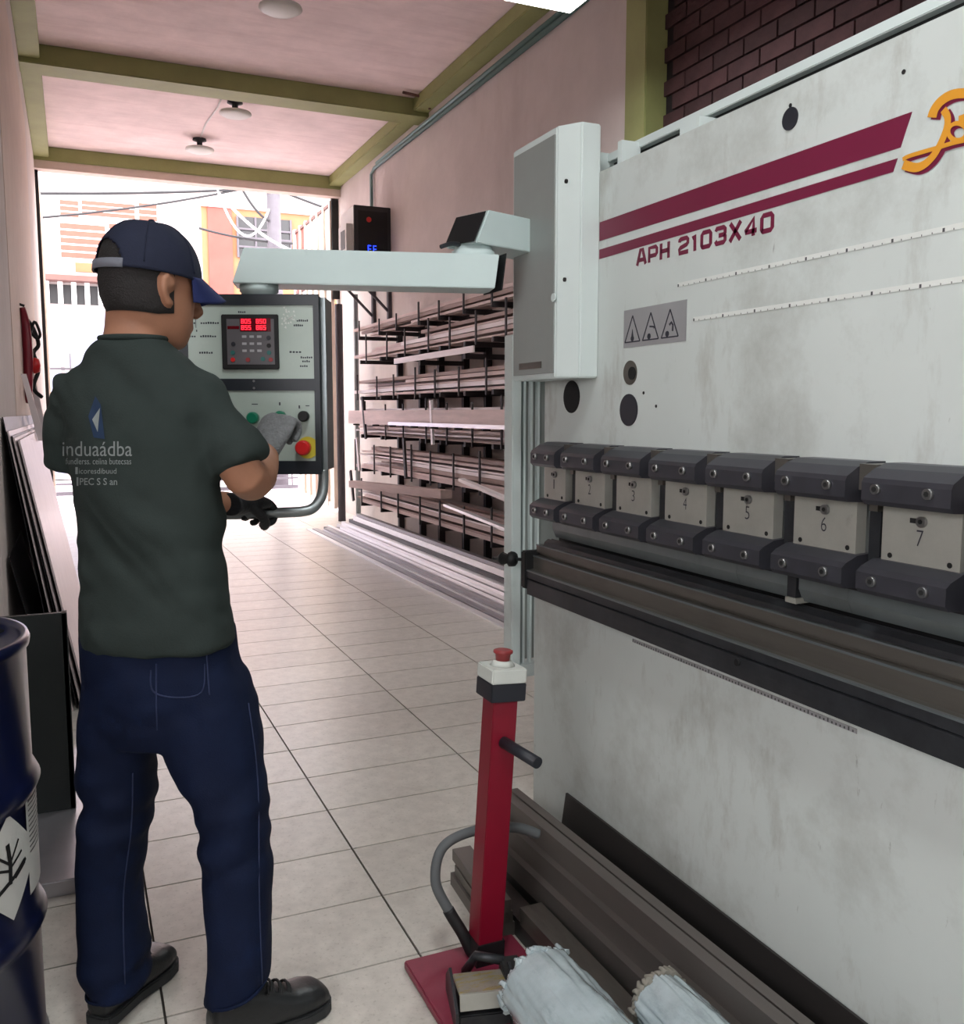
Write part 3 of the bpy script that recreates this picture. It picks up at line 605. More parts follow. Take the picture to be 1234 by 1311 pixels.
for (px, py, m_) in ((301, 452, mTeal), (301, 461, mRedBtn), (347, 443, mBlack), (347, 452, mTeal), (339, 460, mTeal), (349, 461, mMush), (320, 461, mMush), (302, 441, mNavyBox), (347, 433, mNavyBox)):
    MB().cyl(cf(cu(px), cv(py), .0135), cf(cu(px), cv(py), .0152), .0056, 10).build('key', m_, kp)
# printed notes beside the keypad (small dark marks)
def mark(b, px0, py0, px1, py1):
    b.add([cf(cu(px0), cv(py1), .0046), cf(cu(px1), cv(py1), .0046), cf(cu(px1), cv(py0), .0046), cf(cu(px0), cv(py0), .0046)], [(0, 1, 2, 3)])
b = MB(); rr = random.Random(4)
for (px, py, n, st) in ((245, 414, 3, 3), (260, 414, 8, 3), (245, 431, 3, 3), (259, 431, 7, 3), (257, 452, 6, 3), (308, 400, 4, 2.5), (382, 411, 6, 2.5), (378, 417, 5, 2.5), (372, 451, 4, 4), (386, 458, 6, 2.6), (388, 463, 4, 2.6), (385, 469, 4, 2.6), (254, 404, 1, 2), (254, 424, 1, 2)):
    for k in range(n): mark(b, px+k*st, py-.8-rr.random(), px+k*st+st*.7, py+.9)
mark(b, 253.6, 406, 254.3, 420); b.build('printed_notes', mInk, fu, kind='stuff')
b = MB(); b.add([cf(cu(368)+.02*math.cos(k), cv(408)+.02*math.sin(k), .0045) for k in range(6)], [])
for k in range(34):
    a_ = rr.random()*6.3; q = rr.random()**.6; pu, pv = 366+14*q*math.cos(a_), 407+13*q*math.sin(a_)
    if 359 < pu: b.add([cf(cu(pu), cv(pv), .0047), cf(cu(pu)+.006, cv(pv)-.002, .0047), cf(cu(pu)+.004, cv(pv)+.004, .0047)], [(0, 1, 2)])
b.v = [v for v in b.v]; b.build('worn_film', mLid, fu, kind='stuff')
b = MB(); mark(b, 322, 517, 330, 518); mark(b, 357, 515, 359, 519); mark(b, 382, 519, 384, 523); mark(b, 391, 519, 396, 520); b.build('printed_notes', mInk, fl, kind='stuff')
def button(px, py, r, l, m_, name='button', ring=None):
    bt = MB().tube([cf(cu(px), cv(py), .004), cf(cu(px), cv(py), .004+l*.8), cf(cu(px), cv(py), .004+l)], [r, r, r*.8], 20).build(name, m_, CO)
    if ring: MB().cyl(cf(cu(px)+ring[2], cv(py)+ring[3], .004), cf(cu(px)+ring[2], cv(py)+ring[3], .0055), ring[0], 26).build('disc', ring[1], bt)
    return bt
button(324, 535, .015, .02, mGreenB); button(359, 533, .014, .02, mGreenB); button(389, 533, .0135, .022, mBlack, 'selector_knob')
button(388, 573, .019, .03, mRedBtn, 'emergency_stop_button', (.028, mYellow, .009, .0))
for px in (326,):
    for py in (488, 497): MB().cyl(cf(cu(px), cv(py), .008), cf(cu(px), cv(py), .01), .003, 8).build('screw', mBolt, CO)
p = cf(cu(398), cv(592), .008)
# grab bar
hb = [cf(cu(409), zc0+.01, -.03), cf(cu(409), cv(618), -.03), cf(cu(407), cv(636), -.02), cf(cu(398), cv(650), -.005), cf(cu(384), cv(654.5), .005), cf(cu(360), cv(655.5), .012), cf(cu(330), cv(656.5), .02), cf(cu(300), cv(657), .025), cf(cu(262), cv(657), .03), cf(cu(245), cv(654), .028), cf(cu(238), cv(640), .0), cf(cu(236), zc0+.01, -.03)]
MB().tube(smooth_path(hb, 6), .0135, 14).build('grab_bar', mGalv, CO)
# swivel column from the lower arm to the console
sw = OB+RT*cu(327)+FH*.065
MB().lathe([(.045, 0), (.045, .016), (.049, .018), (.049, zB0-zc1+.004)], (sw.x, sw.y, zc1-.004), 28).build('swivel', mArm, CO)

# ================================================================== FOOT CONTROL with red post
FC = thing('foot_control', (.80, 1.84, 0), 'red emergency stop post on a base plate with foot pedal', 'foot control')
box('base_plate', mRedBase, .665, .95, 1.66, 1.965, .002, .022, FC, bevel=.003)
lean = .062
def PO(z): return Vector((.845+lean*(z-.02)*1.05, 1.90, z))
b = MB(); hw = .031; vs = []
for z in (.022, .70):
    c = PO(z); vs += [c+Vector((sx*hw, sy*hw, 0)) for sx, sy in ((-1,-1), (1,-1), (1,1), (-1,1))]
b.add(vs, [(0,3,2,1),(4,5,6,7),(0,1,5,4),(1,2,6,5),(2,3,7,6),(3,0,4,7)]); post = b.build('post', mRed, FC, bevel=.002)
b = MB(); vs = []
for z in (.022, .075):
    c = PO(z); vs += [c+Vector((sx*(hw+.004), sy*(hw+.004), 0)) for sx, sy in ((-1,-1), (1,-1), (1,1), (-1,1))]
b.add(vs, [(0,3,2,1),(4,5,6,7),(0,1,5,4),(1,2,6,5),(2,3,7,6),(3,0,4,7)]); b.build('boot', mBlack, post)
RL = Matrix.Translation(PO(.70)) @ Matrix.Rotation(-math.atan(-lean*1.05), 4, 'Y')
eb = MB().box(-.044, .044, -.044, .044, -.042, .0, RL).build('switch_box', mNavyBox, FC, bevel=.002)
MB().box(-.044, .044, -.044, .044, 0, .034, RL).build('switch_lid', mLid, eb, bevel=.003)
b = MB(); b.tube([RL @ Vector((0, 0, .034)), RL @ Vector((0, 0, .044)), RL @ Vector((0, 0, .046))], [.03, .022, .02], 20); b.build('lid_boss', mLid, eb)
b = MB(); b.tube([RL @ Vector((0, 0, z)) for z in (.044, .06, .064, .069, .071)], [.016, .018, .023, .023, .018], 22); b.build('mushroom_button', mMush, eb)
hc = PO(.56); MB().tube([hc+Vector((.0, -.03, .0)), hc+Vector((.028, -.15, -.012))], .0135, 14).build('peg_handle', mNavyBox, FC)
hs = [(1.02, 1.96, .27), (.96, 1.97, .295), (.86, 1.985, .30), (.775, 1.985, .275), (.75, 1.975, .20), (.775, 1.955, .13), (.80, 1.93, .08), (.818, 1.915, .035)]
hp = smooth_path(hs, 8); MB().tube(hp, .0125, 12).build('hose', mHose, FC)
b = MB(); b.tube(hp[-17:], .015, 10); b.build('hose_boot', mBlack, FC)
# pedal: housing, side cheeks, worn tread plate
pd = MB(); PM = Matrix.Translation((.765, 1.735, .022)) @ Matrix.Rotation(math.radians(-14), 4, 'Z')
pd.box(-.06, .06, -.07, .05, 0, .03, PM); ph = pd.build('pedal_housing', mDark, FC, bevel=.003)
for s_ in (-1, 1): MB().prism([(-.09, 0), (.075, 0), (.075, .035), (.02, .085), (-.09, .05)], lambda u, v, t, s_=s_: PM @ Vector((s_*.066+t, u, v)), -.003, .003).build('pedal_cheek', mDark, ph)
tm = PM @ Matrix.Translation((0, -.01, .062)) @ Matrix.Rotation(math.radians(-12), 4, 'X')
tr = MB().box(-.058, .058, -.055, .055, -.003, .004, tm).build('tread', mat('worn_yellow_tread', (168,164,152), .35, metal=.4, var=.15, scale=20, stain=[(26, .5, .62, (176,158,60), .8, (1,2.5,1)), (40, .58, .7, (90,86,78), .6, None)]), FC, bevel=.002)
MB().box(-.058, .058, -.062, -.055, -.03, .004, tm).build('tread_lip', mPlate, tr)
MB().box(.05, .095, -.11, .06, 0, .075, PM).build('pedal_side_box', mCab, FC, bevel=.003)
b = MB(); b.tube([PM @ Vector((-.02, .1, .02)), PM @ Vector((.0, .07, .075)), PM @ Vector((.06, .05, .07))], .011, 8); b.build('linkage', mDark, FC)

# ================================================================== STEEL PROFILES AND ROLLS IN FRONT OF THE PRESS
def along(poly, y0, y1, dx=0.0, name='steel_profile', m=None, lab=None, cat='profile', grp=None):     # poly (x, z), runs along y, shifted by dx towards the near end
    b = MB(); n = len(poly); vs = [(u+dx*0, y1, v) for u, v in poly]+[(u+dx, y0, v) for u, v in poly]
    b.add(vs, [tuple(range(n)), tuple(reversed(range(n, 2*n)))]+[(i, i+n, (i+1) % n+n, (i+1) % n) for i in range(n)])
    return b.build(name, m, tagd=(lab, cat, grp))
G1 = 'folded steel profiles in front of the press'
along([(1.205, 0), (1.211, 0), (1.246, .24), (1.240, .24)], .35, 2.215, 0, 'steel_sheet', mProfD, 'dark steel strip leaning against the foot of the press', 'sheet')
along([(1.192, .0), (1.198, .0), (1.206, .13), (1.200, .13)], .35, 1.80, 0, 'steel_sheet', mSheetD, 'short black steel strip tucked behind the profile stack', 'sheet')
U = lambda x0, z0, w_, h: [(x0, z0), (x0+w_, z0), (x0+w_, z0+h), (x0+w_-.006, z0+h), (x0+w_-.006, z0+.006), (x0+.006, z0+.006), (x0+.006, z0+h), (x0, z0+h)]
N_ = lambda x0, z0, w_, h: [(x0, z0), (x0+.006, z0), (x0+.006, z0+h-.006), (x0+w_-.006, z0+h-.006), (x0+w_-.006, z0), (x0+w_, z0), (x0+w_, z0+h), (x0, z0+h)]
B_ = lambda x0, z0, w_, h: [(x0, z0), (x0+w_, z0), (x0+w_, z0+h), (x0, z0+h)]
along(B_(1.04, .0, .13, .062), .4, 2.36, .05, 'steel_profile', mProfD, 'bottom dark steel profile of the stack by the press', 'profile', G1)
along(N_(1.035, .062, .125, .058), .4, 2.33, .05, 'steel_profile', mProf, 'third steel profile down in the stack by the press', 'profile', G1)
along(N_(1.055, .12, .105, .056), .4, 2.34, .05, 'steel_profile', mProf, 'second steel profile down in the stack by the press', 'profile', G1)
along(N_(1.075, .176, .03, .058), .4, 2.30, .05, 'steel_profile', mProf, 'topmost narrow steel profile of the stack by the press', 'profile', G1)
along(N_(1.112, .176, .026, .056), .4, 2.32, .05, 'steel_profile', mProf, 'narrow steel profile lying behind the topmost one', 'profile', G1)
G2 = 'flat steel bars low beside the post'
for k, (x, z, w_, h, y1, m_, lab) in enumerate(((.97, 0, .06, .05, 2.2, mProfD, 'dark flat bar lying flat on the tiles against the profile stack'), (.885, 0, .075, .035, 2.24, mProf, 'lowest flat bar beside the red post'), (.89, .035, .065, .03, 2.22, mRail, 'middle flat bar beside the red post'), (.895, .065, .055, .032, 2.25, mProf, 'uppermost flat bar beside the red post'), (.965, .05, .06, .045, 1.95, mRail, 'short flat bar resting on the dark bar by the stack'))):
    if y1 > 2.1 and x < .96: along(B_(x+.03, z, w_, h), 1.99, y1+.05, -.02, 'flat_bar', m_, lab, 'bar', G2)
    else: along(B_(x, z, w_, h), .9, y1, .0, 'flat_bar', m_, lab, 'bar', G2)
def roll(cx_, cz, r, y1, y0, lab, seed):
    t = thing('wrapped_roll', (cx_, (y0+y1)/2, cz-r), lab, 'roll', 'plastic wrapped rolls'); rg = random.Random(seed); n = 110; rings = []
    ny = 150
    for i in range(ny+1):
        y = y1+(y0-y1)*i/ny; ring = []
        for k in range(n):
            a_ = k*2*math.pi/n; tw_ = a_+y*3.0; w1 = noise.noise(Vector((math.cos(a_)*1.6, y*26+seed+math.sin(a_)*2.5, math.sin(a_)*1.6))); w2 = noise.noise(Vector((math.cos(tw_)*7, y*9+seed, math.sin(tw_)*7))); w3 = noise.noise(Vector((math.cos(a_)*5, y*5+seed*3, math.sin(a_)*5))); nn = noise.noise(Vector((math.cos(a_)*2.2, y*7+seed, math.sin(a_)*2.2)))*.006-abs(w1)*.003-abs(w3)*.007*(.5+math.exp(-i*.03))-abs(w2)*.002+.004
            q = r*(1-.06*math.exp(-i*.2))+nn; ring.append((cx_+q*math.cos(a_)+.0*(y1-y), y, cz+q*math.sin(a_)))
        rings.append(ring)
    MB().loft(rings).build('wrap', mWrap, t)
    fr = MB()
    for k in range(64):
        a_ = k*2*math.pi/64; q = r*(.78+.2*rg.random()); c = Vector((cx_+q*math.cos(a_), y1, cz+q*math.sin(a_))); l = .012+.022*rg.random()
        d = Vector((rg.uniform(-.5, .5), 1, rg.uniform(-.5, .5))); s_ = Vector((-math.sin(a_), 0, math.cos(a_)))*.007
        fr.tube([c-d*.005, c+d*l*.35, c+d*l*.6+s_*rg.uniform(-1.5, 1.5)], [.008, .006, .0035], 5)
    fr.build('frayed_edge', mWrap if seed == 1 else mCarton, t)
    rgs = []
    for q, yy in ((r*.9, 0), (r*.8, .006), (r*.4, .003), (r*.38, -.03)): rgs.append([(cx_+q*math.cos(k*2*math.pi/32), y1+yy, cz+q*math.sin(k*2*math.pi/32)) for k in range(32)])
    MB().loft(rgs).build('end_face', mWrap if seed == 1 else mCarton, t)
    return t
roll(.852, .112, .089, 1.625, .55, 'nearer plastic wrapped roll lying beside the foot pedal', 1)
roll(1.012, .16, .062, 1.42, .5, 'smaller plastic wrapped roll with frayed paper end by the profiles', 2)

# ================================================================== LEFT SIDE: DRUM, CABINET, SHEETS, HANGING GEAR
DX, DY, DR = -.392, 2.03, .288
DM = thing('oil_drum', (DX, DY, 0), 'dark navy steel drum with white hazard diamond label', 'drum')
pf = [(DR-.012, 0), (DR+.004, .006), (DR+.004, .02), (DR-.002, .026)]
for z in (.30, .585): pf += [(DR-.002, z-.03), (DR+.004, z-.018), (DR+.012, z), (DR+.004, z+.018), (DR-.002, z+.03)]
pf += [(DR-.002, .855), (DR+.004, .86), (DR+.006, .872), (DR+.002, .882), (DR-.008, .882), (DR-.012, .872), (DR-.016, .86), (DR-.05, .857), (.02, .855), (.001, .855)]
MB().lathe(pf, (DX, DY, 0), 72).build('shell', mDrum, DM)
for (px, py, r) in ((18, 800, .032),):
    p = at(px, py, z=.87); MB().lathe([(r+.01, .0), (r+.01, .006), (r, .008), (r, .018), (r*.6, .018), (r*.6, .012), (.002, .012)], (p.x-.06, p.y, .855), 22).build('bung', mBlack, DM)
def ondrum(a_, z, t=.0): return Vector((DX+(DR+t)*math.cos(a_), DY+(DR+t)*math.sin(a_), z))
def drum_hit(px, py):
    v = ray(px, py); ox, oy = -DX, -DY; A = v.x**2+v.y**2; B = 2*(ox*v.x+oy*v.y); Cc = ox*ox+oy*oy-DR**2; q = B*B-4*A*Cc
    tt = (-B-math.sqrt(max(q, 0)))/(2*A); p = C0+v*tt; return math.atan2(p.y-DY, p.x-DX), p.z
def patch(name, poly, m_, par, t0=.0015, n=10):     # poly in (angle, z)
    me = bpy.data.meshes.new(name); bm = bmesh.new(); bm.faces.new([bm.verts.new((a_, z, 0)) for a_, z in poly])
    bmesh.ops.triangulate(bm, faces=bm.faces); bmesh.ops.subdivide_edges(bm, edges=bm.edges, cuts=n, use_grid_fill=True)
    for v in bm.verts: v.co = ondrum(v.co.x, v.co.y, t0)
    bm.to_mesh(me); bm.free(); return link(name, me, m_, par)
ac, zc_ = drum_hit(13, 1111); dzz = .105; daa = dzz/DR
dm = patch('hazard_diamond', [(ac-daa, zc_), (ac, zc_-dzz), (ac+daa, zc_), (ac, zc_+dzz)], mLabel, DM)
S_ = .09
def dr_(u, v): return (ac+u*S_/DR, zc_+v*S_)
for pts, wd in (([(-.05, -.35), (-.02, .1), (-.08, .55)], .12), ([(-.03, .1), (.3, .5)], .06), ([(-.03, .0), (.4, .2)], .06), ([(-.05, .1), (-.4, .4)], .06), ([(-.05, -.05), (-.4, .1)], .06), ([(-.7, -.5), (-.1, -.3), (.45, -.12), (.55, -.05)], .1), ([(.1, -.25), (.5, -.08)], .14)):
    for q in ribbon(pts, wd): patch('pictogram', [dr_(*k) for k in q], mBlack, dm, .0026, 2)
aL, zL1 = drum_hit(31, 1020); aR, _ = drum_hit(44, 1020); zL0 = drum_hit(38, 1146)[1]
lb = patch('text_label', [(aL, zL0), (aR+.12, zL0), (aR+.12, zL1), (aL, zL1)], mLabel, DM)
for k in range(11):
    zz = zL1-.012-k*.0105; patch('text_line', [(aL+.03, zz-.002-(.003 if k == 0 else 0)), (aR+.09-.02*(k % 3), zz-.002-(.003 if k == 0 else 0)), (aR+.09-.02*(k % 3), zz+.001), (aL+.03, zz+.001)], mTick, lb, .0024, 2)
box('platform', mPallet, -.95, .03, 2.66, 3.75, 0, .045, bevel=.003, tagd=('low bare metal platform on the tiles behind the drum', 'platform'))
t = thing('steel_plate', (-.42, 3.2, .045), 'dark steel plate standing upright on the low platform behind the drum', 'plate')
box('plate', mCab, -.85, -.045, 3.15, 3.175, .045, .69, t, bevel=.003); box('side_flange', mCab, -.06, -.045, 3.15, 3.19, .045, .69, t)
for x in (-.75, -.3): MB().prism([(3.175, .045), (3.4, .045), (3.4, .06), (3.19, .4), (3.175, .4)], lambda u, v, q, x=x: (q, u, v), x, x+.02).build('brace', mCab, t)
# sheets leaning on the left wall
G3 = 'metal sheets leaning on the left wall'
def lean_sheet(xb, xt, y0, y1, zt, th, m_, lab):
    b = MB(); d = Vector((xt-xb, 0, zt)).normalized(); n = Vector((d.z, 0, -d.x))*th
    vs = []
    for y in (y0, y1):
        p = Vector((xb, y, 0)); q = Vector((xt, y, zt)); vs += [p, p+n, q+n, q]
    zmin = min(v.z for v in vs); vs = [v-UP*zmin for v in vs]
    b.add(vs, [(0,1,2,3),(7,6,5,4),(0,4,5,1),(1,5,6,2),(2,6,7,3),(3,7,4,0)]); return b.build('metal_sheet', m_, tagd=(lab, 'sheet', G3))
lean_sheet(-.092, -.274, 4.40, 7.6, 1.30, .004, mSheetD, 'innermost dark sheet leaning on the left wall')
lean_sheet(-.06, -.256, 4.36, 7.3, 1.24, .006, mSheet, 'second pale sheet from the wall in the leaning stack')
lean_sheet(-.04, -.242, 4.40, 7.1, 1.22, .004, mSheetD, 'thin black sheet between pale sheets in the leaning stack')
lean_sheet(-.022, -.236, 4.37, 7.2, 1.21, .006, mSheet, 'third pale sheet in the leaning stack')
lean_sheet(.0, -.22, 4.42, 7.05, 1.2, .008, mSheet, 'outermost wide pale sheet leaning on the left wall')
lean_sheet(-.11, -.27, 4.25, 5.2, .72, .004, mSheetD, 'low black sheet at the near end of the leaning stack')
for k, (y, zt) in enumerate(((6.2, 1.55), (6.9, 1.72))):
    MB().add([(-.20, y, 1.15), (-.16, y, 1.15), (-.245, y+.02, zt), (-.275, y+.02, zt), (-.20, y+.012, 1.15), (-.16, y+.012, 1.15), (-.245, y+.032, zt), (-.275, y+.032, zt)], [(0,1,2,3),(7,6,5,4),(0,4,5,1),(1,5,6,2),(2,6,7,3),(3,7,4,0)]).build('offcut_strip', mSheet, tagd=(('shorter pale strip upright behind the leaning sheets', 'taller pale strip upright behind the leaning sheets')[k], 'strip'))
# red gear on the left wall
t = thing('red_harness', (-.25, 6.6, 1.35), 'red and black harness hanging on the left wall by the opening', 'harness')
MB().tube(smooth_path([(-.262, 6.6, 1.98), (-.25, 6.62, 1.88), (-.245, 6.6, 1.7), (-.25, 6.58, 1.5), (-.255, 6.6, 1.38)], 6), [.016+.014*math.sin(k/24*3.1) for k in range(25)], 10).build('strap', mRed, t)
MB().tube(smooth_path([(-.26, 6.7, 1.94), (-.21, 6.75, 1.86), (-.185, 6.75, 1.76), (-.215, 6.7, 1.7), (-.19, 6.7, 1.6), (-.225, 6.65, 1.48), (-.18, 6.7, 1.42)], 5), .013, 8).build('black_strap', mBlack, t)
MB().tube(smooth_path([(-.255, 6.65, 1.9), (-.2, 6.68, 1.8), (-.17, 6.68, 1.82), (-.2, 6.66, 1.9), (-.235, 6.66, 1.78)], 5), .009, 8).build('buckle', mBlack, t)
MB().lathe([(.01, -.05), (.03, -.04), (.038, 0), (.03, .04), (.01, .05)], (-.212, 6.65, 1.62), 14).build('pad', mRedBtn, t)
MB().tube([(-.279, 6.6, 2.0), (-.25, 6.6, 1.99)], .008, 8).build('hook', mBlack, t)

# ================================================================== RACK ON THE RIGHT WALL
RK = thing('bar_rack', (3.05, 7.4, 0), 'dark wall rack with tiers of arms loaded with metal bars', 'rack')
tiers = [(.37, .56), (.74, .97), (1.10, 1.38), (1.50, 1.66), (1.88, 2.06), (2.13, 2.22)]
pinY = [9.55, 8.86, 8.33, 7.72, 7.23, 6.70, 6.17, 5.6]
for iy, y in enumerate(pinY):
    box('upright', mRack, XR-.06, XR-.002, y-.025, y+.025, 0, 2.3, RK)
    for i, (z0, z1) in enumerate(tiers):
        box('arm', mRack, 2.81, XR-.05, y-.018, y+.018, z0-.05, z0-.012, RK)
        yo = (.0, .22, -.17, .1, -.24, .0)[i]; box('stop_pin', mRack, 2.798, 2.81, y+yo-.009, y+yo+.009, z0-.05, z1+.02+.04*((i*3+iy) % 3 == 0), RK)
rg = random.Random(21)
tn = ['lowest', 'second lowest', 'third', 'fourth', 'second highest', 'highest']
for i, (z0, z1) in enumerate(tiers):
    ly = 0; grp = 'bars in the %s rack tier' % tn[i]
    zz = z0-.012
    while zz < z1-.02:
        x = 2.82; ix = 0; ly += 1
        while x < 3.2:
            w_ = rg.choice((.04, .06, .09, .12)); h = rg.choice((.016, .022, .03, .034)); 
            if x > 3.0: break
            y1 = rg.uniform(9.2, 9.9) if rg.random() < .7 else rg.uniform(7.5, 9); y0 = rg.uniform(4.4, 5.4)
            k = rg.random(); m_ = mBar[0 if k < .45 else 1 if k < .8 else 2]
            hh = h-.002; solid = rg.random() < .5 or w_ <= .035
            lab = '%s %s, %s in the %s layer of the %s rack tier' % ('rust-toned' if m_ is mBar[0] else 'pale' if m_ is mBar[1] else 'brown', 'flat bar' if solid else 'open channel', ('front piece', 'second piece back', 'third piece back', 'fourth piece back', 'rear piece', 'rearmost piece')[min(ix, 5)], ('bottom', 'second', 'third', 'fourth', 'fifth', 'sixth', 'seventh', 'eighth', 'ninth')[ly-1], tn[i]); ix += 1
            poly = B_(x, zz, w_, hh) if solid else U(x, zz, w_, hh)
            along(poly, y0, y1, rg.uniform(-.004, .004), 'metal_bar', m_, lab, 'bar', grp)
            x += w_+.012
        zz += .0345
along(B_(2.80, 1.775, .012, .05), 6.5, 8.4, 0, 'board', mBar[1], 'pale board lying between the second highest and fourth rack tiers', 'board')
box('board_bracket', mRack, 2.81, XR-.05, 6.68, 6.72, 1.735, 1.775, RK); box('board_bracket', mRack, 2.81, XR-.05, 7.7, 7.74, 1.735, 1.775, RK)
# loose long profiles sticking out of tiers
def loose(p, q, w_, h, m_, lab):
    p, q = Vector(p), Vector(q); d = (q-p).normalized(); s_ = d.cross(UP).normalized()*w_/2; u = s_.cross(d).normalized()*h/2
    vs = [c+a_*s_+b_*u for c in (p, q) for a_, b_ in ((-1,-1), (1,-1), (1,1), (-1,1))]
    MB().add(vs, [(0,1,2,3),(7,6,5,4),(0,4,5,1),(1,5,6,2),(2,6,7,3),(3,7,4,0)]).build('metal_bar', m_, tagd=(lab, 'bar'))
for y in pinY: box('front_hook', mRack, 2.725, 2.79, y-.012, y+.012, 1.185, 1.2, RK)
loose((2.772, 9.9, 1.27), (2.772, 5.0, 1.27), .012, .14, mBar[0], 'long brown plate standing on edge in front of the third tier')
loose((2.745, 8.4, 1.216), (2.75, 5.0, 1.216), .02, .03, mBarF[0], 'bright silver tube lying along the front of the third tier')
loose((2.715, 9.55, .56), (2.735, 6.9, .66), .1, .07, mBar[2], 'brown folded profile resting crooked above the lowest tier')
loose((2.7, 6.82, .585), (2.66, 5.0, .50), .05, .02, mBarF[0], 'bright strip sloping down across the lowest tier')
loose((2.74, 6.6, .80), (2.70, 5.0, .66), .05, .025, mBar[1], 'pale strip sloping down from the second lowest tier')
for k, (y, z0, z1, dy) in enumerate(((9.25, 1.05, 1.48, .12), (7.3, 1.05, 1.42, .05), (8.0, .72, 1.08, .06), (9.5, .7, 1.05, .1), (9.75, .36, .68, .12))):
    loose((2.775, y+dy, z1), (2.772, y, z0), .02, .05, mBar[1] if k % 2 else mRack, ('dark retaining post near the far end of the third tier', 'pale retaining post in the middle of the third tier', 'dark retaining post in the middle of the second tier', 'pale retaining post at the far end of the second tier', 'dark retaining post at the far end of the lowest tier')[k])
# angles piled on the floor along the rack
G5 = 'long angle bars piled on the floor by the rack'
layout = [(2.36, 0, .05, .012, 0, 10.25), (2.415, 0, .06, .02, 1, 10.2), (2.48, 0, .05, .03, 0, 10.0), (2.535, 0, .06, .04, 2, 10.15), (2.60, 0, .055, .06, 1, 9.9), (2.66, 0, .052, .08, 0, 10.05), (2.725, 0, .07, .1, 1, 9.8),
          (2.60, .062, .05, .03, 0, 9.7), (2.66, .082, .05, .045, 0, 9.85), (2.715, .102, .07, .06, 2, 9.75), (2.72, .164, .06, .05, 0, 9.6), (2.73, .216, .05, .03, 1, 9.5), (2.49, .032, .05, .02, 1, 9.95), (2.55, .042, .045, .02, 0, 10.1)]
labs = ['outermost thin bright strip on the floor beside the rack', 'second strip from the aisle in the floor pile', 'bright third strip from the aisle in the floor pile', 'dark strip low in the floor pile', 'grey bar low in the middle of the floor pile', 'bright box bar in the middle of the floor pile', 'grey box bar low against the rack in the floor pile',
        'bright bar lying on the middle of the floor pile', 'silver bar lying on the box bars of the floor pile', 'dark bar lying near the top of the floor pile', 'bright bar second from the top of the floor pile', 'topmost grey bar of the floor pile against the rack', 'grey strip lying on the third floor strip', 'thin bright strip lying on the dark floor strip']
for (x, z, w_, h, mi, y1), lab in zip(layout, labs): along(B_(x, z, w_, h-.001) if h < .03 else N_(x, z, w_, h-.001), 4.2, y1, rg.uniform(-.01, .005), 'angle_bar', mBarF[mi], lab, 'bar', G5)
# ================================================================== DARK ENCLOSURE ON BRACKETS
EB = thing('electrical_enclosure', (3.07, 10.2, 2.98), 'dark enclosure with blue digits on brackets high on the right wall', 'electrical box')
box('body', mWhite, 2.87, XR, 9.93, 10.45, 2.98, 3.54, EB); dr2 = box('door', mBoxD, 2.865, XR, 9.9, 9.93, 2.975, 3.545, EB, bevel=.004); box('door_panel', mBlack, 2.91, 3.24, 9.894, 9.9, 3.0, 3.49, dr2)
MB().cyl((3.03, 9.89, 3.40), (3.03, 9.896, 3.40), .028, 16).build('red_emblem', mRedBtn, dr2)
b = MB()
for k in range(2):
    for dz in (0, .035, .07): b.box(3.015+k*.06, 3.05+k*.06, 9.889, 9.894, 3.05+dz, 3.058+dz)
    b.box(3.015+k*.06, 3.022+k*.06, 9.889, 9.894, 3.05, 3.128)
b.build('blue_digits', mat('blue_led', (40, 70, 255), emit=3), dr2)
sk = box('socket_box', mWhite, 2.80, 2.87, 9.98, 10.3, 3.06, 3.36, EB, bevel=.004); box('socket_face', mNavyBox, 2.796, 2.80, 10.04, 10.2, 3.1, 3.3, sk)
box('shelf', mGalv, 2.72, XR, 9.88, 10.6, 2.93, 2.975, EB)
for y in (9.92, 10.5):
    box('bracket_post', mConcrete, XR-.04, XR, y-.03, y+.03, 2.3, 2.93, EB); MB().tube([(2.74, y, 2.93), (XR-.02, y, 2.42)], .016, 6).build('bracket_brace', mConcrete, EB)
MB().cyl((2.95, 10.9, 0), (2.95, 10.9, 2.6), .045, 12).build('pipe', mConcrete, tagd=('grey standing pipe at the far end of the rack', 'pipe'))
MB().cyl((3.1, 10.7, 0), (3.1, 10.7, 2.7), .03, 12).build('pipe', mGalv, tagd=('thinner pale standing pipe beside the grey one', 'pipe'))
#@@MAN
# ================================================================== THE OPERATOR
MAN = thing('person', tuple(ab(215, 1290, 1.90).xy)+(0,), 'person in navy cap, dark T-shirt and jeans operating the console', 'person')
def ring(l, r, py, b, hd, n=32, e=2.3, tl=0.0, tw=0.0):
    # level ring between two outline columns; tl raises its right side, tw turns it (right side nearer when positive)
    P, Q = ab(l, py, b), ab(r, py, b); c = (P+Q)/2; hw = (Q-P).dot(RT)/2; out = []
    for k in range(n):
        t = 2*math.pi*k/n; cs, sn = math.cos(t), math.sin(t)
        u = math.copysign(abs(cs)**(2/e), cs)*hw; v = math.copysign(abs(sn)**(2/e), sn)*hd
        out.append(c+RT*u+FH*(v-tw*u)+UP*(tl*u))
    return out
def pj(px, py, b): return ab(px, py, b)
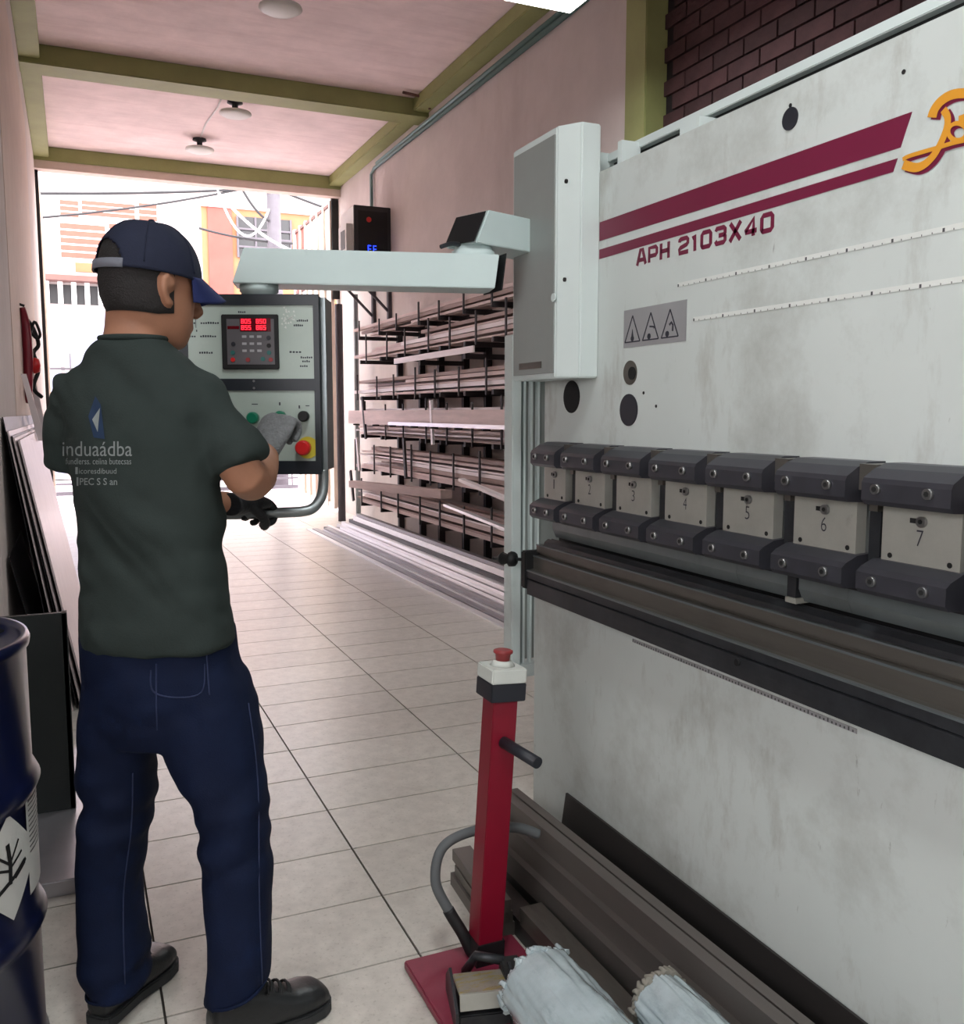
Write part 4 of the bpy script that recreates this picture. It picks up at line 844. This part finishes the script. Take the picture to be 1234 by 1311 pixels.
# --- body: one continuous skin surface (head, neck, trunk, arms, legs)
HC = ab(192, 368, 1.93)                      # middle of the head
HA = math.radians(41); hf = (RT*math.sin(HA)+FH*math.cos(HA)); hr = (RT*math.cos(HA)-FH*math.sin(HA))   # facing, right side
hf = (hf-UP*.10).normalized(); hu = hr.cross(hf).normalized()
if hu.z < 0: hu = -hu
def hd(x, y, z): return HC+hf*x+hr*y+hu*z     # head frame: forward, right, up
body = MB(); rings = []
for (z, fx, bx, wy) in ((.112, -.01, -.03, .02), (.108, .04, -.062, .042), (.095, .064, -.082, .058), (.07, .083, -.096, .07), (.03, .093, -.1, .076), (0, .094, -.099, .076), (-.03, .092, -.092, .073), (-.055, .092, -.08, .068), (-.08, .09, -.06, .061), (-.1, .086, -.035, .052), (-.115, .078, -.005, .04), (-.123, .06, .02, .022)):
    cxm, hx = (fx+bx)/2, (fx-bx)/2; r_ = []
    for k in range(28):
        t = 2*math.pi*k/28; cs, sn = math.cos(t), math.sin(t); r_.append(hd(cxm+math.copysign(abs(cs)**(2/2.2), cs)*hx, math.copysign(abs(sn)**(2/2.2), sn)*wy, z))
    rings.append(r_)
body.loft(rings)
body.tube([hd(.09, 0, .02), hd(.104, 0, -.012), hd(.116, 0, -.03), hd(.1, 0, -.042)], [.009, .011, .014, .012], 10)      # nose
body.tube([hd(.086, -.024, -.07), hd(.096, 0, -.071), hd(.086, .024, -.07)], [.007, .009, .007], 8)                          # mouth
body.tube([hd(.085, -.03, .022), hd(.094, 0, .024), hd(.085, .03, .022)], [.012, .013, .012], 8)                              # brow
neck = [ring(141, 218, 372, 1.925, .058), ring(138, 216, 395, 1.922, .056), ring(137, 212, 418, 1.918, .055), ring(133, 212, 440, 1.912, .056), ring(122, 222, 462, 1.91, .058)]
body.loft(neck)
body.loft([ring(122, 222, 455, 1.91, .058), ring(110, 250, 485, 1.91, .07), ring(106, 262, 540, 1.91, .08), ring(122, 262, 640, 1.91, .08), ring(125, 270, 740, 1.9, .08), ring(130, 278, 830, 1.9, .08), ring(140, 285, 910, 1.9, .08)])
for pts, rs in (
    ([(250, 512, 1.885), (272, 538, 1.872), (290, 566, 1.862), (303, 592, 1.855), (313, 609, 1.865), (321, 615, 1.905), (327, 609, 1.97), (333, 595, 2.06), (338, 580, 2.13), (341, 566, 2.17)], [.04, .045, .046, .044, .043, .044, .046, .042, .034, .031]),
    ([(106, 512, 1.93), (98, 555, 1.95), (104, 590, 1.99)], [.038, .038, .036]),
    ([(104, 590, 1.99), (125, 612, 2.05), (200, 642, 2.13), (295, 644, 2.225)], [.04, .04, .037, .028]),
    ([(165, 905, 1.92), (150, 1040, 1.925), (143, 1150, 1.92), (147, 1270, 1.915)], [.06, .05, .045, .038]),
    ([(255, 905, 1.89), (296, 1040, 1.865), (302, 1150, 1.83), (304, 1275, 1.80)], [.06, .05, .045, .038])):
    body.tube([pj(*p) for p in pts], rs, 16)
for sd in (1, -1):      # ears: rim and lobe
    e0 = [(-.012, .078, .022), (-.026, .084, .032), (-.036, .088, .018), (-.034, .086, -.006), (-.02, .08, -.026), (-.008, .077, -.03)]
    body.tube([hd(x+.016, sd*y, z-.012) for x, y, z in e0], [.007, .0075, .0075, .007, .008, .006], 8)
    body.tube([hd(.002, sd*.076, .008), hd(-.006, sd*.079, -.01)], .012, 8)
bme_ = remeshed(body, .0052, 5); bodyo = link('body', bme_, mSkin, MAN)
for sd in (1, -1): MB().tube([hd(.075, sd*.031, .004), hd(.084, sd*.031, .004), hd(.087, sd*.031, .004)], [.012, .011, .004], 12).build('eye', mLabel, MAN)
# --- hair: close-cropped shell below the cap
hs_ = MB(); hrings = []
for (z, k_) in ((.085, .9), (.075, .97), (.05, 1.03), (.03, 1.03), (0, 1.028), (-.03, 1.02), (-.05, 1.012), (-.062, .995)):
    rr_ = []
    for k in range(41):
        t = math.pi*.50+(math.pi*1.0)*k/40 if False else math.radians(84)+math.radians(192)*k/40
        fx, bx, wy = .093, -.1+max(0, -z-.02)*.45, .0765-max(0, -z-.02)*.15
        cxm, hx = (fx+bx)/2, (fx-bx)/2; cs, sn = math.cos(t), math.sin(t); zz = z
        if z < -.02: zz = z+.02*max(0, math.cos(t)+.25)
        rr_.append(hd(cxm+math.copysign(abs(cs)**(2/2.2), cs)*hx*k_, math.copysign(abs(sn)**(2/2.2), sn)*wy*k_, zz))
    hrings.append(rr_)
hs_.loft(hrings, cap=False, closed=False); hme = hs_.mesh('hair')
bm = bmesh.new(); bm.from_mesh(hme); bmesh.ops.solidify(bm, geom=bm.faces, thickness=.004); bm.to_mesh(hme); bm.free(); link('hair', hme, mHair, MAN)
# --- cap
cp = MB(); n_ = 112; crs = []
CXM, CHX, CWY = -.004, .110, .092
for i in range(29):
    ph_ = i/28*math.pi/2*.985; z = .018+.112*math.sin(ph_); q = math.cos(ph_)**.78
    crs.append([hd(CXM+CHX*q*math.cos(2*math.pi*k/n_), CWY*q*math.sin(2*math.pi*k/n_), z) for k in range(n_)])
cv_ = [p for r_ in crs for p in r_]; cf_ = []
for i in range(28):
    for k in range(n_):
        an = ((k+.5)/n_*360-180); zrow = i
        if abs(an) < 36*math.sqrt(max(0, 1-(i/9.5)**2)) and i >= 2 and i < 10: continue      # opening at the back
        cf_.append((i*n_+k, i*n_+(k+1) % n_, (i+1)*n_+(k+1) % n_, (i+1)*n_+k))
cf_.append(tuple(28*n_+k for k in range(n_)))
cme = bpy.data.meshes.new('cap'); cme.from_pydata([tuple(v) for v in cv_], [], cf_)
bm = bmesh.new(); bm.from_mesh(cme); bmesh.ops.recalc_face_normals(bm, faces=bm.faces)
bmesh.ops.solidify(bm, geom=bm.faces, thickness=.003)
for f in bm.faces: f.smooth = True
bm.to_mesh(cme); bm.free(); capo = link('cap', cme, mCap, MAN)
MB().lathe([(.007, 0), (.008, .003), (.005, .007), (.001, .008)], tuple(hd(CXM, 0, .130)), 12).build('cap_button', mCap, capo)
st = MB(); r1 = []
for (z, k_) in ((.016, 1.012), (.034, 1.006)):
    r1.append([hd(CXM+CHX*k_*math.cos(math.radians(a_)), CWY*k_*math.sin(math.radians(a_)), z) for a_ in range(142, 220, 4)])
st.loft(r1, cap=False, closed=False); sme = st.mesh('s'); bm = bmesh.new(); bm.from_mesh(sme); bmesh.ops.solidify(bm, geom=bm.faces, thickness=.003); bm.to_mesh(sme); bm.free(); link('cap_strap', sme, mStrap, capo)
# seams of the crown panels
for a_ in (60, 120, 180, 240, 300, 0):
    pth = []
    for i in range(1 if a_ != 180 else 6, 15):
        ph_ = i/14*math.pi/2*.985; q = math.cos(ph_)**.78
        pth.append(hd(CXM+CHX*q*math.cos(math.radians(a_))*1.004, CWY*q*math.sin(math.radians(a_))*1.004, .019+.112*math.sin(ph_)))
    MB().tube(pth, .0013, 5).build('crown_seam', mCap, capo)
# visor: curved brim
vs_ = []; nu, nv = 22, 10
for j in range(nv+1):
    for i in range(nu+1):
        a_ = math.radians(-62+124*i/nu); s_ = j/nv; e_ = abs(i/nu*2-1); ext = .062*s_*(1-e_**5*.85)
        x = CXM+CHX*math.cos(a_)+ext; y = CWY*math.sin(a_)*(1-.06*s_)
        z = .026-.020*s_-.9*(y*y)/.092*.56*(.35+.65*s_)+.010*(1-s_)
        vs_.append(tuple(hd(x, y, z)))
fs_ = [(j*(nu+1)+i, j*(nu+1)+i+1, (j+1)*(nu+1)+i+1, (j+1)*(nu+1)+i) for j in range(nv) for i in range(nu)]
vme = bpy.data.meshes.new('visor'); vme.from_pydata(vs_, [], fs_); bm = bmesh.new(); bm.from_mesh(vme); bmesh.ops.recalc_face_normals(bm, faces=bm.faces); bmesh.ops.solidify(bm, geom=bm.faces, thickness=.004)
for f in bm.faces: f.smooth = True
bm.to_mesh(vme); bm.free(); link('visor', vme, mVisor, capo)
# --- T-shirt
sh = MB(); tw = .22
sh.loft([ring(129, 211, 433, 1.905, .056, tw=.1), ring(116, 222, 443, 1.905, .068, tw=.12), ring(96, 246, 461, 1.905, .083, tw=.18), ring(78, 266, 484, 1.905, .098, tw=tw), ring(74, 282, 520, 1.905, .115, tw=tw), ring(78, 285, 560, 1.905, .122, tw=tw), ring(86, 286, 600, 1.905, .122, tw=tw),
         ring(94, 286, 650, 1.905, .118, tw=tw), ring(99, 289, 700, 1.90, .116, tw=tw), ring(100, 296, 750, 1.90, .12, tw=tw), ring(98, 303, 800, 1.90, .126, tw=tw, tl=.03), ring(101, 305, 825, 1.90, .128, tw=tw, tl=.06)])
sh.tube([pj(*p) for p in ((216, 486, 1.90), (238, 497, 1.89), (260, 517, 1.88), (277, 542, 1.87), (292, 567, 1.865), (309, 597, 1.86))], [.03, .052, .062, .062, .06, .058], 22)
sh.tube([pj(*p) for p in ((128, 486, 1.91), (108, 500, 1.92), (94, 524, 1.93), (88, 556, 1.945), (89, 598, 1.965)) ], [.03, .05, .056, .053, .05], 22)
sme_ = remeshed(sh, .0058, 14)
fdir = (RT*.75-UP*.66).normalized(); fperp = (RT*.66+UP*.75).normalized()
def wr(p, n):
    q = p-HC; u, v = q.dot(fdir), q.dot(fperp); a = noise.noise(Vector((u*3, v*17, q.dot(FH)*4)))
    d = .013*(a*abs(a)*2.6)
    arm = max(0, min(1, (q.dot(RT)-.07)/.08))*max(0, min(1, (q.z+.42)/.1))
    d += arm*(.017*noise.noise(Vector((u*15, v*5, 3)))-.006*abs(noise.noise(Vector((u*24, v*7, 8)))))
    low = max(0, min(1, (-.42-q.z)/.12)); d += low*.008*noise.noise(Vector((q.dot(RT)*9+q.z*6, q.z*17-q.dot(RT)*5, 1.5)))
    d += .0022*noise.noise(p*26)
    return d
displaced(sme_, wr); shirt = link('t_shirt', sme_, mShirt, MAN)
# collar and cuff bands
def band(name, pts, r_, par, m_): MB().tube(pts, r_, 8).build(name, m_, par)
cr = ring(130, 212, 434, 1.905, .058, tw=.1, n=40); band('collar', cr+[cr[0]], .006, shirt, mShirt)
# print on the back, laid on the cloth
bm = bmesh.new(); bm.from_mesh(sme_); sbv = BVHTree.FromBMesh(bm); bm.free()
def onshirt(px, py, off=.0022):
    v = ray(px, py).normalized(); h = sbv.ray_cast(C0, v); return (h[0]-v*off) if h[0] else ab(px, py, 1.78)
def shirt_text(txt, x0, x1, yb, yt, m_, bold=0):
    me, a0, a1, b0, b1 = text_mesh(txt, bold); me.materials.clear()
    bm = bmesh.new(); bm.from_mesh(me); bmesh.ops.subdivide_edges(bm, edges=[e for e in bm.edges if e.calc_length() > .12], cuts=2); bmesh.ops.triangulate(bm, faces=bm.faces); bm.to_mesh(me); bm.free()
    for v in me.vertices: v.co = onshirt(x0+(v.co.x-a0)/(a1-a0)*(x1-x0), yb+(v.co.y-b0)/(b1-b0)*(yt-yb))
    return link('lettering', me, m_, shirt)
shirt_text('indua\u00e1dba', 80, 169, 584, 565, mPrint)
shirt_text('fundlerss. ceiina butecsas', 84, 168, 594.5, 586.5, mPrint)
shirt_text('icoresdibuud', 101, 149, 606.5, 599.5, mPrint); shirt_text('PEC S S an', 102, 150, 621, 612, mPrint, .01)
def shirt_poly(poly, m_, name, off):
    me = bpy.data.meshes.new(name); bm = bmesh.new(); bm.faces.new([bm.verts.new((x, y, 0)) for x, y in poly]); bmesh.ops.triangulate(bm, faces=bm.faces)
    bmesh.ops.subdivide_edges(bm, edges=bm.edges, cuts=7, use_grid_fill=True)
    for v in bm.verts: v.co = onshirt(v.co.x, v.co.y, off)
    bm.to_mesh(me); bm.free(); return link(name, me, m_, shirt)
shirt_poly([(96.5, 598), (99.5, 598), (99.5, 607), (96.5, 607)], mPrint, 'print_mark', .0022); shirt_poly([(98, 611), (100.3, 611), (100.3, 622), (98, 622)], mPrint, 'print_mark', .0022)
shirt_poly([(113, 533), (122, 507), (129, 518), (134, 562), (120, 560)], mPrintB, 'emblem', .0022); shirt_poly([(118, 537), (128, 522), (125, 553)], mPrint, 'emblem_highlight', .0034)
# --- jeans
jn = MB()
jn.loft([ring(105, 302, 795, 1.90, .112, tw=.1), ring(104, 304, 820, 1.90, .116, tw=.1), ring(105, 311, 855, 1.90, .122, tw=.1), ring(106, 322, 890, 1.90, .122, tw=.1), ring(107, 331, 920, 1.90, .116, tw=.1), ring(115, 325, 945, 1.90, .095, tw=.1)])
jn.loft([ring(112, 218, 860, 1.91, .09), ring(107, 215, 900, 1.92, .104), ring(106, 204, 935, 1.92, .1), ring(105, 196, 975, 1.925, .09), ring(103, 194, 1040, 1.925, .082), ring(103, 186, 1080, 1.925, .078), ring(102, 178, 1120, 1.925, .074), ring(103, 180, 1160, 1.92, .074), ring(104, 186, 1200, 1.915, .078), ring(104, 188, 1226, 1.91, .082), ring(110, 188, 1248, 1.91, .084), ring(114, 188, 1260, 1.91, .084, tl=.1)], True)
jn.loft([ring(195, 312, 860, 1.89, .095), ring(200, 326, 900, 1.885, .107), ring(205, 333, 935, 1.88, .102), ring(222, 338, 980, 1.872, .094), ring(246, 341, 1020, 1.862, .088), ring(256, 345, 1060, 1.852, .084), ring(259, 346, 1100, 1.842, .082), ring(263, 347, 1150, 1.83, .08), ring(268, 346, 1200, 1.815, .08), ring(268, 346, 1230, 1.81, .08, tl=.12), ring(267, 345, 1252, 1.805, .082, tl=.25), ring(267, 344, 1264, 1.80, .082, tl=.3)], True)
jme = remeshed(jn, .006, 9)
def wj(p, n):
    s_ = p.dot(RT); z = p.z; kn = math.exp(-((z-.47)/.10)**2)+.9*math.exp(-((z-.10)/.06)**2)+.5*math.exp(-((z-.74)/.06)**2)
    return kn*.017*noise.noise(Vector((s_*9+z*8, p.dot(FH)*4, z*20-s_*9)))+.005*noise.noise(Vector((s_*14, p.dot(FH)*10, z*7)))+.002*noise.noise(p*24)
displaced(jme, wj); jeans = link('jeans', jme, mJeans, MAN)
bm = bmesh.new(); bm.from_mesh(jme); jbv = BVHTree.FromBMesh(bm); bm.free()
def onj(px, py, off=.001):
    v = ray(px, py).normalized(); h = jbv.ray_cast(C0, v); return (h[0]-v*off) if h[0] else None
def jseam(pts):
    P = [onj(*q) for q in [(a.x, a.y) for a in smooth_path([Vector((x, y, 0)) for x, y in pts], 6)]]; P = [p for p in P if p]
    if len(P) > 2: MB().tube(P, .0016, 5).build('seam', mSeam, jeans)
jseam([(193, 858), (196, 885), (225, 893), (258, 886), (262, 850)]); jseam([(264, 828), (266, 860), (268, 890)]); jseam([(200, 850), (200, 890), (201, 935)]); jseam([(318, 900), (330, 1000), (332, 1150), (336, 1260)]); jseam([(170, 990), (168, 1060), (158, 1150), (160, 1260)])
for (l, r_, py, b_) in ((268, 343, 1260, 1.80), (115, 187, 1256, 1.91)):
    rr_ = ring(l+2, r_-1, py, b_, .081, n=36, tl=.28 if l > 200 else .1); MB().tube(rr_+[rr_[0]], .0035, 6).build('hem', mJeans, jeans)
# --- shoes
def shoe(heel, toe, name):
    h, t_ = Vector((*heel, 0)), Vector((*toe, 0)); d = (t_-h).normalized(); L_ = (t_-h).length; s_ = Vector((d.y, -d.x, 0))
    def P(x, y, z): return h+d*x*L_+s_*y+UP*z
    def R_(x, w_, zb, zt, n=24, e=2.6):
        out = []
        for k in range(n):
            a_ = 2*math.pi*k/n; cs, sn = math.cos(a_), math.sin(a_); out.append(P(x, math.copysign(abs(cs)**(2/e), cs)*w_, (zb+zt)/2+math.copysign(abs(sn)**(2/e), sn)*(zt-zb)/2))
        return out
    up = MB(); up.loft([R_(.02, .026, .02, .085), R_(.06, .034, .016, .115), R_(.16, .038, .016, .125), R_(.3, .039, .016, .125), R_(.42, .041, .016, .112), R_(.55, .046, .016, .09), R_(.68, .05, .016, .076), R_(.8, .05, .016, .072), R_(.9, .043, .016, .064), R_(.96, .032, .018, .05), R_(.985, .016, .02, .038)])
    o = link(name, remeshed(up, .005, 3), mShoe, MAN)
    sl = MB(); out = []
    for x, w_ in ((0.0, .02), (.03, .032), (.1, .038), (.25, .038), (.42, .038), (.6, .047), (.75, .053), (.88, .049), (.96, .036), (1.0, .016)): out.append((x, w_))
    poly = [(x, w_) for x, w_ in out]+[(x, -w_) for x, w_ in reversed(out)]
    sl.prism(poly, lambda u, v, t: P(u, v, t), .001, .026); sl.build('sole', mSole, o, bevel=.003)
    for k in range(4):
        x = .42+.07*k; z = .118-.075*(x-.38)/.35*.62
        MB().tube(smooth_path([P(x-.02, -.026, z-.012), P(x, -.012, z+.004), P(x+.015, .012, z+.003), P(x-.01, .027, z-.014)], 3), .0028, 6).build('lace', mBlack, o)
        MB().tube(smooth_path([P(x-.02, .026, z-.012), P(x, .012, z+.005), P(x+.015, -.012, z+.003), P(x-.01, -.027, z-.014)], 3), .0028, 6).build('lace', mBlack, o)
    MB().tube(smooth_path([P(.40, .012, .122), P(.42, .03, .13), P(.45, .02, .112), P(.43, .035, .104)], 4), .0028, 6).build('lace', mBlack, o)
    rr_ = []
    for k in range(26):
        a_ = math.radians(-130+260*k/25); rr_.append(P(.22-.17*math.cos(a_*.7)*.95, .037*math.sin(a_), .112))
    MB().tube(rr_, .007, 7).build('collar', mShoe, o)
    return o
shoe((.198, 1.845), (.468, 1.918), 'shoe'); shoe((-.012, 2.03), (.155, 2.225), 'shoe')
# --- gloves
def hand(name, wrist, d, nrm, m_, curl, spread=.0, scale=1.0, thumb=1, side=1, cuff=True):
    d = Vector(d).normalized(); nrm = Vector(nrm); nrm = (nrm-d*nrm.dot(d)).normalized(); s_ = d.cross(nrm)*side     # s_: towards the thumb
    W = Vector(wrist); H = lambda x, y, z: W+(d*x+s_*y+nrm*z)*scale       # z: back of the hand is positive
    hb_ = MB()
    def R_(x, w_, t, z=0): return [H(x, w_*math.cos(2*math.pi*k/20), z+t*math.sin(2*math.pi*k/20)) for k in range(20)]
    hb_.loft([R_(-.035, .033, .027), R_(-.01, .034, .027), R_(.02, .038, .025), R_(.05, .044, .022), R_(.08, .045, .019), R_(.095, .041, .015)])
    for k, (y, L3, cu_) in enumerate(((.032, (.042, .026, .022), curl[0]), (.011, (.046, .03, .023), curl[1]), (-.011, (.043, .028, .022), curl[2]), (-.031, (.034, .022, .02), curl[3]))):
        p = Vector((.085, y, .002)); a_ = 0; pts = [Vector((.06, y*.9, 0)), p]
        for l, c_ in zip(L3, cu_):
            a_ += math.radians(c_); p = p+Vector((math.cos(a_)*l, spread*l*(1.5-k), -math.sin(a_)*l)); pts.append(p)
        hb_.tube([H(*q) for q in smooth_path(pts, 3)], [.0105*scale-.00022*scale*i for i in range(len(smooth_path(pts, 3)))], 10)
    tp = [Vector((.015, .03, -.004)), Vector((.042, .05, -.016)), Vector((.07, .056, -.03)), Vector((.094, .048, -.042))]
    if thumb == 2: tp = [Vector((.015, .028, -.006)), Vector((.04, .04, -.026)), Vector((.068, .036, -.046)), Vector((.088, .022, -.056))]
    hb_.tube([H(*q) for q in smooth_path(tp, 3)], [.0125*scale]*10, 10)
    o = link(name, remeshed(hb_, .0034, 2), m_, MAN)
    if cuff:
        rr_ = [H(-.036, .0345*math.cos(2*math.pi*k/24), .0285*math.sin(2*math.pi*k/24)) for k in range(25)]; MB().tube(rr_, .0035, 6).build('cuff', m_, o)
    return o
wR = ab(339, 576, 2.12)
hand('glove', wR, RT*.24+UP*.72+FH*.62, -FH*.72+UP*.5-RT*.2, mGlove, [(38, 70, 40), (50, 80, 45), (58, 80, 45), (62, 80, 45)], scale=1.05, thumb=2, side=-1)
wL = ab(304, 645, 2.235)
hand('glove', wL, FH*.9+RT*.25-UP*.05, UP*.95-FH*.1, mGloveB, [(30, 75, 60), (32, 78, 60), (35, 80, 60), (40, 80, 60)], scale=1.05, thumb=2, side=1, cuff=False)
